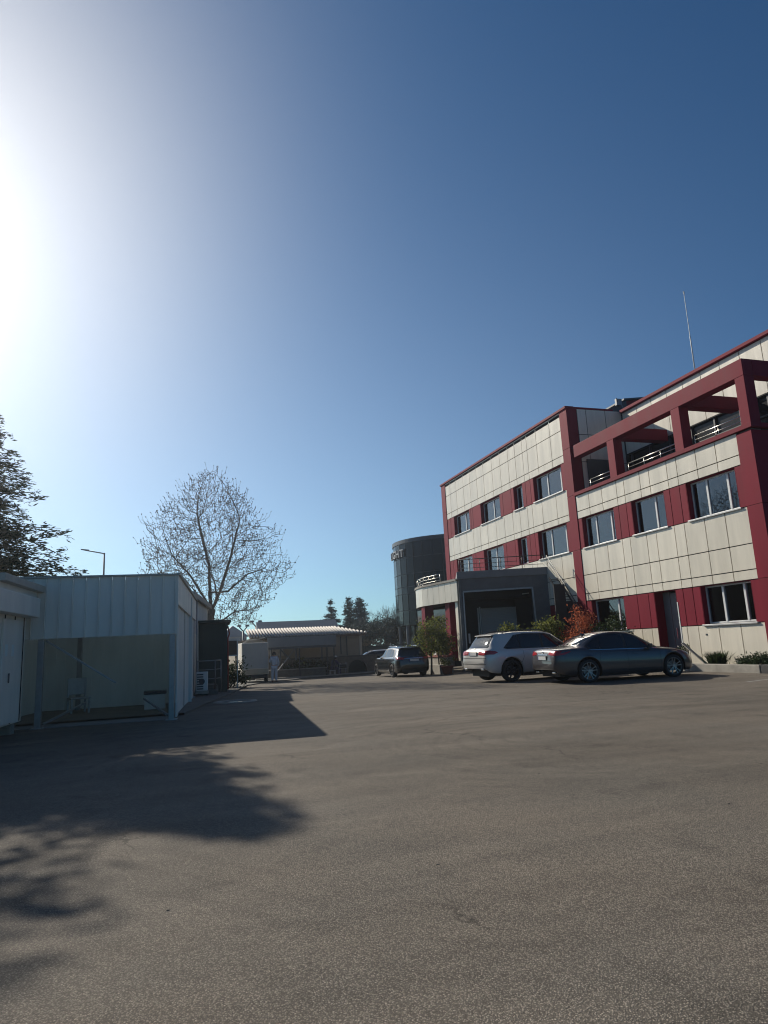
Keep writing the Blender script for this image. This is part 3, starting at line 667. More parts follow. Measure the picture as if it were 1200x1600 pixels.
# bench objects under terrace
wp = thing('white_crate', 'small white crate standing on the plinth coping', 'crate', (13.5, 34.5, .72)); mb = MB(); mb.box(-.14, -.25, 0, .14, .25, .22); mb.build('crate_body', M['plasticw'], wp, bevel=.01)
mb = MB(); mb.box(-.16, -.27, .22, .16, .27, .25); mb.build('crate_rim', M['redpaint'], wp, bevel=.005)

# ================================================================ cars
def interp(tab, x):
    if x <= tab[0][0]: return tab[0][1]
    for (a, va), (b, vb) in zip(tab[:-1], tab[1:]):
        if x <= b: f = (x-a)/(b-a); return va+(vb-va)*f
    return tab[-1][1]
def smooth_tab(tab):
    xs = np.array([t[0] for t in tab]); ys = np.array([t[1] for t in tab])
    d = np.zeros(len(xs)); s = np.diff(ys)/np.diff(xs)
    d[1:-1] = np.where(s[:-1]*s[1:] > 0, 2*s[:-1]*s[1:]/(s[:-1]+s[1:]+1e-9), 0); d[0] = s[0]; d[-1] = s[-1]
    def f(x):
        i = int(np.clip(np.searchsorted(xs, x)-1, 0, len(xs)-2)); h = xs[i+1]-xs[i]; t = min(1, max(0, (x-xs[i])/h))
        return float((2*t**3-3*t**2+1)*ys[i]+(t**3-2*t**2+t)*h*d[i]+(-2*t**3+3*t**2)*ys[i+1]+(t**3-t**2)*h*d[i+1])
    return f
def car(P, label, loc, rz, group=None, cat='car', name='parked_car'):
    """local x: rear 0 to nose L; y left; parts per car"""
    t = thing(name, label, cat, loc, rz, group)
    L, xr, xf, RW, RA = P['L'], P['xr'], P['xf'], P['rw'], P['ra']
    zr, zs, zb, hw = [smooth_tab(P[k]) for k in ('zr', 'zs', 'zb', 'hw')]
    wr = smooth_tab(P['wr'])
    xs = set(np.round(np.arange(0, L+.001, .045), 4)) | {.012, .025, L-.02, L-.01}
    for c in (xr, xf):
        for a in np.linspace(-math.pi/2, math.pi/2, 25): xs.add(round(c+RA*math.sin(a), 4))
        xs |= {round(c-RA-.004, 4), round(c+RA+.004, 4)}
    xs = sorted(x for x in xs if 0 <= x <= L)
    def section(x):
        W = hw(x); b = zb(x); s = zs(x); r = max(zr(x), s+.015); w_ = min(wr(x), W*.9)
        arch = None
        for c in (xr, xf):
            d = abs(x-c)
            if d < RA: arch = RW+math.sqrt(RA*RA-d*d)
        bb = max(b, arch) if arch else b
        g = smooth(.03, .32, r-s)
        h = s-b
        low = [(W*.93, bb), (W*.985, max(bb+.01, b+.10*h)), (W*1.0, max(bb+.025, b+.38*h)), (W*1.0, max(bb+.05, b+.60*h)), (W*.985, max(bb+.07, b+.80*h)), (W*.955, s-.035), (W*.93, s)]
        hood = [(W*.86, s+(r-s)*.30), (W*.74, s+(r-s)*.55), (W*.58, s+(r-s)*.75), (W*.42, s+(r-s)*.88), (W*.25, s+(r-s)*.96), (0, r)]
        gh = [(W*.915, s+.03), (W*.915*.62+w_*.38, s+(r-s)*.42), (w_+(W*.9-w_)*.2, s+(r-s)*.78), (w_*.97, r-.045), (w_*.80, r-.012), (0, r+.012)]
        top = [(a[0]*(1-g)+c_[0]*g, a[1]*(1-g)+c_[1]*g) for a, c_ in zip(hood, gh)]
        pts = low+top
        out = []
        for i in range(len(pts)-1):
            p0 = pts[max(i-1, 0)]; p1 = pts[i]; p2 = pts[i+1]; p3 = pts[min(i+2, len(pts)-1)]
            for k in range(2):
                u = k/2
                out.append(tuple(.5*((2*p1[q])+(-p0[q]+p2[q])*u*.8+(2*p0[q]-5*p1[q]+4*p2[q]-p3[q])*u*u*.8+(p1[q]*0)+(-p0[q]+3*p1[q]-3*p2[q]+p3[q])*u**3*.8) if u == 0 else (p1[q]*.5+p2[q]*.5+(p1[q]-p0[q]+p2[q]-p3[q])*.055) for q in (0, 1)))
        out.append(pts[-1])
        return [pts[0]]+out[1:]
    V = []; secs = [section(x) for x in xs]; n = len(secs[0])
    mb = MB()
    for x, s in zip(xs, secs):
        for (y, z) in s: mb.v.append((x, -y, z))
        for (y, z) in s[:-1][::-1]: mb.v.append((x, y, z))
    m_ = 2*n-1
    for i in range(len(xs)-1):
        for j in range(m_-1):
            mb.f.append([i*m_+j, (i+1)*m_+j, (i+1)*m_+j+1, i*m_+j+1]); mb.m.append(0)
    mb.f.append(list(range(m_))); mb.m.append(0); k0 = (len(xs)-1)*m_; mb.f.append([k0+j for j in range(m_)][::-1]); mb.m.append(0)
    bvh = BVHTree.FromPolygons([Vector(v) for v in mb.v], mb.f)
    body = mb.build('body', P['paint'], t, smooth=True)
    es = body.modifiers.new('edge', 'EDGE_SPLIT'); es.split_angle = R(42)
    def decal(polys, axis, nm, m, off=.004, parent=t, res=.05, both=False, bevel=0):
        if both: return [decal(polys, ax, nm, m, off, parent, res) for ax in ('-y', '+y')]
        """axis '-y' = right side (x,z), '+y' left side, '+x' from front, '-x' from rear (y,z)"""
        out = MB()
        for poly, ax in [(p, a) for p in polys for a in ([axis] if not both else ['-y', '+y'])]:
            bm = bmesh.new(); f = bm.faces.new([bm.verts.new((a, b, 0)) for a, b in poly]); bmesh.ops.triangulate(bm, faces=[f])
            for _ in range(4):
                ee = [e for e in bm.edges if e.calc_length() > res]
                if not ee: break
                bmesh.ops.subdivide_edges(bm, edges=ee, cuts=1, use_grid_fill=False); bmesh.ops.triangulate(bm, faces=bm.faces)
            idx = {}; vs = []; ok = set()
            for v in bm.verts:
                a, b = v.co.x, v.co.y
                if ax == '-y': o, d = Vector((a, -3, b)), Vector((0, 1, 0))
                elif ax == '+y': o, d = Vector((a, 3, b)), Vector((0, -1, 0))
                elif ax == '+x': o, d = Vector((9, a, b)), Vector((-1, 0, 0))
                else: o, d = Vector((-4, a, b)), Vector((1, 0, 0))
                h, nn, _, dist = bvh.ray_cast(o, d)
                idx[v] = len(vs)
                if h is None: vs.append(o); continue
                if nn.dot(d) > 0: nn = -nn
                ok.add(v); vs.append(h+nn*off)
            fs = [[idx[v] for v in f.verts] for f in bm.faces if all(v in ok for v in f.verts)]
            out.add(vs, fs); bm.free()
        o = out.build(nm, m, parent, smooth=True); return o
    # under side and wheel wells
    mb = MB(); Wm = hw(L/2)
    mb.box(.25, -Wm*.62, .2, L-.3, Wm*.62, .55)
    mb.box(xr+RA+.01, -Wm*.9, .17, xf-RA-.01, Wm*.9, .30)
    for c in (xr, xf):
        for sgn in (-1, 1):
            pr = [(c+(RA+.015)*math.cos(a), RW+(RA+.015)*math.sin(a)) for a in np.linspace(-.35, math.pi+.35, 20)]
            vs = [(x, sgn*Wm*.60, z) for x, z in pr]+[(x, sgn*Wm*.93, z) for x, z in pr]; k = len(pr)
            mb.add(vs, [(i, i+1, k+i+1, k+i) for i in range(k-1)])
    mb.build('underbody', M['plastic'], t)
    # wheels
    for c in (xr, xf):
        for sgn in (-1, 1):
            y = sgn*(Wm-.115); prof = [(RW*.74, -.1), (RW*.77, -.112), (RW*.93, -.108), (RW*.99, -.08), (RW, -.04), (RW, .04), (RW*.99, .08), (RW*.93, .108), (RW*.77, .112), (RW*.74, .1)]
            wh = MB(); wh.lathe([(p, h) for p, h in prof], (c, y, RW), 'Y', 36); whl = wh.build('wheel', M['rubber'], t, smooth=True)
            rm = MB(); o = sgn*.085
            rm.lathe([(RW*.67, -.09), (RW*.76, -.1), (RW*.77, .1*1), (RW*.73, .1), (RW*.71, .06), (RW*.67, -.05)], (c, y, RW), 'Y', 36)
            rb = rm.build('rim_barrel', P['rimd'], whl, smooth=True)
            sp = MB()
            sp.lathe([(RW*.72, 0), (RW*.77, 0), (RW*.77, sgn*.012), (RW*.72, sgn*.012)], (c, y+o, RW), 'Y', 36)
            for i in range(P['spokes']):
                a = 2*math.pi*i/P['spokes']+.3
                for da in (-P['sv'], P['sv']):
                    p0 = (c+math.cos(a+da*.6)*RW*.12, y+o-sgn*.02, RW+math.sin(a+da*.6)*RW*.12); p1 = (c+math.cos(a+da)*RW*.74, y+o, RW+math.sin(a+da)*RW*.74)
                    sp.bar(p0, p1, P['sw'], .03, upv=(0, 1, 0))
            sp.lathe([(0, sgn*.0), (RW*.14, 0), (RW*.17, -sgn*.03)], (c, y+o+sgn*.005, RW), 'Y', 18)
            sp.build('rim', P['rim'], whl)
            ds = MB(); ds.lathe([(0, 0), (RW*.45, 0), (RW*.45, -sgn*.02)], (c, y+sgn*.01, RW), 'Y', 24); ds.build('brake_disc', M['galv'], whl)
    # glazing
    decal([P['dlo']], '', 'window_surround', M['plastic'], .003, both=True)
    if P.get('chrome'): 
        ol = P['dlo']; cx = sum(p[0] for p in ol)/len(ol); 
        strip = [(x, z) for x, z in P['beltline']]; poly = strip+[(x, z-.018) for x, z in strip[::-1]]; decal([poly], '', 'belt_trim', M['chrome'], .008, both=True, res=.2)
    for wnd in P['side']:
        decal([wnd], '', 'side_window', P.get('sideglass', M['carglass']), .007, both=True)
    decal([P['rearwin']], '-x', 'rear_window', M['carglass'], .005); decal([P['screen']], '+x', 'windscreen', M['carglass'], .005)
    # lamps
    for sgn in (-1, 1):
        o = MB(); 
        a = decal([[(sgn*y, z) for y, z in P['tail']]], '-x', 'tail_lamp', M['redlamp'], .012, res=.03)
        decal([P['tailside']], '-y' if sgn < 0 else '+y', 'tail_lamp_wrap', M['redlamp'], .012, parent=a, res=.03)
        a = decal([[(sgn*y, z) for y, z in P['head']]], '+x', 'headlight', M['clearlamp'], .01, res=.04)
        decal([P['headside']], '-y' if sgn < 0 else '+y', 'headlight_wrap', M['clearlamp'], .01, parent=a, res=.04)
        mb = MB(); mx, mz = P['mirror']; y = sgn*(hw(mx)*.93)
        mb.add([(mx, y, mz), (mx+.13, y, mz), (mx+.1, y+sgn*.2, mz+.02), (mx-.02, y+sgn*.2, mz+.02), (mx-.01, y+sgn*.02, mz+.1), (mx+.12, y+sgn*.02, mz+.1), (mx+.08, y+sgn*.21, mz+.15), (mx-.03, y+sgn*.21, mz+.15)],
               [(0,3,2,1),(4,5,6,7),(0,1,5,4),(1,2,6,5),(2,3,7,6),(3,0,4,7)]); mb.build('mirror', P['paint'], t, bevel=.02, bseg=3)
    for hx, hz in P['handles']:
        for sgn, ax in ((-1, '-y'), (1, '+y')):
            decal([[(hx, hz), (hx+.2, hz+.005), (hx+.2, hz+.035), (hx, hz+.03)]], ax, 'door_handle', P.get('hmat', P['paint']), .028, res=.1)
    sm = []
    for pl in P['seams']:
        for (a, b), (c_, d) in zip(pl[:-1], pl[1:]):
            dx, dz = c_-a, d-b; l = math.hypot(dx, dz); ox, oz = -dz/l*.006, dx/l*.006; sm.append([(a-ox, b-oz), (c_-ox, d-oz), (c_+ox, d+oz), (a+ox, b+oz)])
    [decal([q], '', 'door_seam', M['plastic'], .002, both=True, res=.08) for q in sm]
    decal([P['grille']], '+x', 'grille', M['plastic'], .008)
    decal([P['lower_rear']], '-x', 'rear_diffuser', P.get('lowmat', M['plastic']), .01)
    decal([P['boot']], '-x', 'boot_seam', M['plastic'], .002, res=.05) if P.get('boot') else None
    px_ = P['plate']; h, nn, _, dist = bvh.ray_cast(Vector((-4, 0, px_[1])), Vector((1, 0, 0)))
    px0 = h.x-.025
    mb = MB(); mb.box(px0, -.27, px_[1]-.065, px0+.03, .27, px_[1]+.065); pn = mb.build('plate_holder', M['plastic'], t, bevel=.006)
    mb = MB(); mb.box(px0-.006, -.25, px_[1]-.052, px0-.001, .215, px_[1]+.052); mb.build('license_plate', M['plate'], pn)
    mb = MB(); mb.box(px0-.006, .217, px_[1]-.052, px0-.001, .25, px_[1]+.052); mb.build('plate_band', M['bluestrip'], pn)
    mb = MB()
    if P['badge'] == 'star':
        bz = P['badgez']; h, nn, _, _ = bvh.ray_cast(Vector((-4, 0, bz)), Vector((1, 0, 0))); bx = h.x-.012
        mb.tube([(bx, .045*math.cos(a), bz+.045*math.sin(a)) for a in np.linspace(0, 2*math.pi, 21)], .005, 5)
        for a in (90, 210, 330): mb.bar((bx, 0, bz), (bx, .043*math.cos(R(a)), bz+.043*math.sin(R(a))), .009)
    elif P['badge'] == 'oval':
        bz = P['badgez']; h, nn, _, _ = bvh.ray_cast(Vector((-4, 0, bz)), Vector((1, 0, 0))); bx = h.x-.012
        mb.tube([(bx, .055*math.cos(a), bz+.034*math.sin(a)) for a in np.linspace(0, 2*math.pi, 21)], .006, 5)
        mb.bar((bx, -.03, bz-.025), (bx, 0, bz+.03), .008); mb.bar((bx, .03, bz-.025), (bx, 0, bz+.03), .008)
    if mb.v: mb.build('rear_badge', M['chrome'], t, smooth=False)
    if P.get('rails'):
        for sgn in (-1, 1):
            mb = MB(); r0, r1 = P['rails']; pts = []
            for i in range(13):
                x = r0+(r1-r0)*i/12; hh = .045*min(1, min(i, 12-i)/1.5); pts.append((x, sgn*(wr(x)*.93), zr(x)-.015+hh))
            mb.tube(pts, .016, 6); mb.build('roof_rail', M['chrome'] if P.get('railchrome') else M['plastic'], t, smooth=True)
    for ey in P.get('exh', ()):
        for sgn in (-1, 1):
            mb = MB(); mb.box(P['exx'], sgn*ey-.09, P['exz']-.035, P['exx']+.2, sgn*ey+.09, P['exz']+.035); mb.build('exhaust_tip', M['chrome'], t, bevel=.02, bseg=3)
    if P.get('spoiler'):
        sx, sz, sw = P['spoiler']; mb = MB(); mb.add([(sx-.10, -sw, sz-.04), (sx+.16, -sw, sz-.005), (sx+.16, sw, sz-.005), (sx-.10, sw, sz-.04), (sx-.10, -sw, sz-.015), (sx+.16, -sw, sz+.03), (sx+.16, sw, sz+.03), (sx-.10, sw, sz-.015)], [(0,3,2,1),(4,5,6,7),(0,1,5,4),(1,2,6,5),(2,3,7,6),(3,0,4,7)])
        mb.build('roof_spoiler', P['paint'], t, bevel=.008)
    for tr_ in P.get('trims', ()):
        decal([tr_[0]], tr_[1], tr_[2], tr_[3], .012, res=.06)
    fin = P.get('fin')
    if fin:
        z = zr(fin)+.01; mb = MB(); mb.add([(fin-.1, 0, z+.06), (fin+.12, -.02, z-.01), (fin+.12, .02, z-.01), (fin-.1, -.02, z-.01), (fin-.1, .02, z-.01)], [(0,1,2),(0,3,1),(0,2,4),(0,4,3),(1,3,4,2)]); mb.build('aerial_fin', P['paint'], t)
    return t
SED = dict(L=4.79, xr=1.03, xf=3.88, rw=.342, ra=.392, paint=M['p_grey'], rim=M['rimbright'], rimd=M['rimdark'], spokes=5, sv=.22, sw=.022,
  zr=[(0,.62),(.04,.93),(.12,1.03),(.5,1.07),(.72,1.09),(1.0,1.20),(1.35,1.36),(1.7,1.45),(2.1,1.48),(2.45,1.465),(2.75,1.40),(3.1,1.24),(3.42,1.06),(3.56,.99),(4.0,.92),(4.4,.82),(4.65,.69),(4.79,.5)],
  zs=[(0,.6),(.05,.88),(.15,.98),(.6,1.0),(1.1,.96),(1.8,.915),(2.8,.885),(3.5,.875),(3.9,.86),(4.3,.77),(4.6,.64),(4.79,.45)],
  zb=[(0,.42),(.15,.30),(.5,.24),(1.6,.20),(3.3,.20),(4.4,.20),(4.79,.28)], hw=[(0,.66),(.06,.76),(.25,.84),(.7,.895),(1.2,.915),(2.4,.90),(3.6,.915),(4.1,.90),(4.45,.82),(4.65,.70),(4.79,.52)],
  wr=[(0,.6),(1,.56),(1.8,.60),(2.4,.60),(3.2,.58),(4.79,.5)],
  dlo=[(.98,1.05),(1.10,.965),(3.36,.92),(3.42,.94),(2.76,1.345),(2.45,1.41),(1.95,1.425),(1.50,1.355)],
  beltline=[(1.1,.965),(1.6,.95),(2.4,.935),(3.4,.918)], chrome=True,
  side=[[(1.06,1.05),(1.15,.985),(1.44,.975),(1.50,1.30),(1.36,1.25)],[(1.49,.97),(2.30,.955),(2.30,1.385),(1.97,1.39),(1.56,1.33)],[(2.38,.955),(3.28,.94),(2.74,1.31),(2.46,1.37),(2.38,1.375)]],
  rearwin=[(-.60,1.12),(.60,1.12),(.50,1.39),(-.50,1.39)], screen=[(-.66,1.0),(.66,1.0),(.52,1.42),(-.52,1.42)],
  tail=[(.36,.86),(.42,.93),(.80,.97),(.80,.87),(.60,.84)], tailside=[(.02,.86),(.48,.95),(.50,.93),(.30,.85),(.04,.83)],
  head=[(.42,.62),(.80,.68),(.80,.76),(.45,.69)], headside=[(4.25,.76),(4.66,.62),(4.66,.70),(4.3,.80)], mirror=(3.02,.91), handles=[(1.62,.80),(2.52,.78)],
  seams=[[(2.34,.30),(2.33,.95)],[(1.50,.95),(1.42,.80),(1.40,.62)],[(3.42,.30),(3.44,.93)],[(1.52,.28),(3.4,.26)]],
  grille=[(-.42,.42),(.42,.42),(.46,.66),(-.46,.66)], lower_rear=[(-.55,.30),(.55,.30),(.62,.42),(-.62,.42)], boot=None, plate=(0,.76), badge='oval', badgez=.93, exh=(.52,), exx=.06, exz=.33,
  trims=[([(-.34,.845),(.34,.845),(.30,.87),(-.30,.87)],'-x','boot_trim',M['chrome']), ([(-.72,.66),(.72,.66),(.72,.672),(-.72,.672)],'-x','bumper_seam',M['plastic'])], fin=1.45)
SUV = dict(L=4.66, xr=.96, xf=3.83, rw=.365, ra=.435, paint=M['p_silver'], rim=M['rimdark'], rimd=M['plastic'], spokes=5, sv=.26, sw=.04,
  zr=[(0,.72),(.03,1.0),(.10,1.10),(.22,1.19),(.42,1.45),(.55,1.57),(.8,1.62),(1.5,1.655),(2.2,1.65),(2.7,1.58),(3.1,1.38),(3.45,1.17),(3.6,1.13),(4.1,1.07),(4.45,.95),(4.6,.80),(4.66,.6)],
  zs=[(0,.7),(.04,.98),(.12,1.04),(.4,1.07),(1,1.055),(2,1.03),(3.2,1.03),(3.7,1.03),(4.2,.95),(4.5,.82),(4.66,.55)],
  zb=[(0,.46),(.2,.34),(.5,.30),(1.5,.28),(3.3,.28),(4.4,.28),(4.66,.38)], hw=[(0,.74),(.06,.84),(.25,.90),(.6,.94),(1.2,.945),(2.4,.925),(3.6,.945),(4.1,.93),(4.45,.86),(4.6,.74),(4.66,.6)],
  wr=[(0,.62),(.6,.62),(1.8,.66),(2.4,.66),(3.2,.60),(4.66,.5)],
  dlo=[(.70,1.11),(.84,1.075),(3.30,1.06),(3.38,1.08),(2.72,1.50),(2.45,1.555),(1.6,1.575),(1.22,1.53)],
  beltline=[(.85,1.08),(2,1.068),(3.35,1.06)], chrome=False,
  side=[[(.79,1.115),(.88,1.095),(1.34,1.09),(1.34,1.52),(1.22,1.495)],[(1.39,1.09),(2.22,1.08),(2.24,1.53),(1.62,1.545),(1.39,1.53)],[(2.30,1.08),(3.24,1.075),(2.70,1.46),(2.46,1.515),(2.32,1.525)]],
  rearwin=[(-.66,1.14),(.66,1.14),(.56,1.52),(-.56,1.52)], screen=[(-.70,1.15),(.70,1.15),(.56,1.58),(-.56,1.58)],
  tail=[(.36,.92),(.36,1.03),(.84,1.05),(.88,.93),(.70,.90)], tailside=[(.02,.93),(.03,1.04),(.36,1.03),(.46,.98),(.30,.92)],
  head=[(.45,.74),(.84,.78),(.84,.88),(.5,.84)], headside=[(4.2,.90),(4.6,.76),(4.58,.86),(4.25,.95)], mirror=(3.05,1.06), handles=[(1.42,.93),(2.38,.93)],
  seams=[[(2.27,.38),(2.26,1.05)],[(1.44,1.05),(1.44,.80),(1.34,.62)],[(3.32,.38),(3.36,1.04)]],
  grille=[(-.48,.55),(.48,.55),(.5,.85),(-.5,.85)], lower_rear=[(-.76,.34),(.76,.34),(.80,.44),(-.80,.44)], boot=None, plate=(0,.95), badge='star', badgez=1.10, exh=(.58,), exx=-.01, exz=.44,
  rails=(.85,2.6), spoiler=(.53,1.575,.58), 
  trims=[([(-.82,.80),(.82,.80),(.82,.815),(-.82,.815)],'-x','tailgate_seam',M['plastic']), ([(-.80,.60),(.80,.60),(.80,.625),(-.80,.625)],'-x','bumper_trim',M['chrome']), ([(-.74,.66),(.74,.66),(.70,.78),(-.70,.78)],'-x','bumper_recess',M['p_silver'])], fin=None)
WAG = dict(L=4.62, xr=.98, xf=3.72, rw=.325, ra=.375, paint=M['p_black'], rim=M['rimdark'], rimd=M['plastic'], spokes=5, sv=.2, sw=.045,
  zr=[(0,.66),(.04,.92),(.12,1.0),(.25,1.10),(.45,1.32),(.62,1.44),(.9,1.475),(1.6,1.50),(2.2,1.49),(2.6,1.42),(3.05,1.20),(3.4,1.03),(3.6,.99),(4.1,.91),(4.4,.80),(4.56,.68),(4.62,.5)],
  zs=[(0,.6),(.04,.88),(.12,.95),(.5,.98),(1.2,.96),(2.4,.94),(3.3,.93),(3.7,.91),(4.2,.82),(4.45,.70),(4.62,.46)],
  zb=[(0,.40),(.2,.28),(.5,.24),(1.5,.21),(3.3,.21),(4.4,.20),(4.62,.28)], hw=[(0,.68),(.06,.78),(.25,.85),(.7,.895),(1.2,.905),(2.4,.895),(3.5,.905),(4.0,.88),(4.3,.80),(4.5,.68),(4.62,.5)],
  wr=[(0,.58),(.6,.58),(1.8,.61),(2.4,.61),(3.2,.58),(4.62,.5)],
  dlo=[(.72,1.04),(.85,.99),(3.20,.965),(3.28,.985),(2.66,1.34),(2.35,1.395),(1.5,1.41),(1.0,1.35)],
  beltline=[(.75,.99),(2,.972),(3.25,.965)], chrome=True,
  side=[[(.80,1.05),(.88,1.01),(1.28,1.0),(1.28,1.36),(1.06,1.33)],[(1.33,1.0),(2.14,.985),(2.15,1.375),(1.55,1.385),(1.33,1.37)],[(2.22,.985),(3.15,.98),(2.63,1.30),(2.36,1.36),(2.24,1.37)]],
  rearwin=[(-.62,1.04),(.62,1.04),(.52,1.38),(-.52,1.38)], screen=[(-.66,1.02),(.66,1.02),(.52,1.43),(-.52,1.43)],
  tail=[(.56,.86),(.54,.96),(.80,.98),(.84,.88)], tailside=[(.02,.87),(.03,.96),(.34,.96),(.34,.90)],
  head=[(.42,.58),(.78,.62),(.78,.74),(.45,.70)], headside=[(4.1,.76),(4.52,.60),(4.5,.70),(4.15,.80)], mirror=(2.98,.95), handles=[(1.38,.84),(2.28,.84)],
  seams=[[(2.18,.30),(2.17,.95)],[(1.38,.95),(1.34,.60)],[(3.25,.30),(3.28,.93)]],
  grille=[(-.42,.42),(.42,.42),(.46,.64),(-.46,.64)], lower_rear=[(-.6,.28),(.6,.28),(.65,.38),(-.65,.38)], boot=None, plate=(0,.83), badge='none', badgez=.9, rails=(.8,2.4), railchrome=True, spoiler=(.52,1.45,.54),
  trims=[([(-.5,.905),(.5,.905),(.5,.93),(-.5,.93)],'-x','tailgate_trim',M['chrome'])], fin=1.1)
SED['sideglass'] = M['carglass']
# sedan: rear wheel contact (11.81,18.02), front (14.74,17.85)
def place(Pm, wheel, rz, sgn=-1, zoff=0):
    """put the rear wheel of the given side (sgn -1: right) on the point wheel"""
    Wm = smooth_tab(Pm['hw'])(Pm['L']/2)-.03
    lx, ly = Pm['xr'], sgn*Wm
    c, s = math.cos(rz), math.sin(rz)
    x, y = wheel[0]-(c*lx-s*ly), wheel[1]-(s*lx+c*ly)
    return (x, y, zg(*wheel)+zoff)
a_ = R(-2.5); sd_ = car(SED, 'graphite grey sedan parked nose in to the kerb', place(SED, (11.83, 18.0), a_), a_); sd_.scale = (1.03, 1, 1.0)
a_ = R(4); car(SUV, 'silver sport utility car parked beside the graphite sedan', place(SUV, (10.85, 20.95), a_), a_)
a_ = R(90); car(WAG, 'black estate car with bright roof rails parked facing away', place(WAG, (10.55, 33.3), a_, 1), a_)
FAR = dict(SUV); FAR.update(paint=M['p_silver'], badge='none')
a_ = R(180-8); car(FAR, 'silver car behind the stone wall, only roof showing', (16.6, 49.2, -.62), a_)

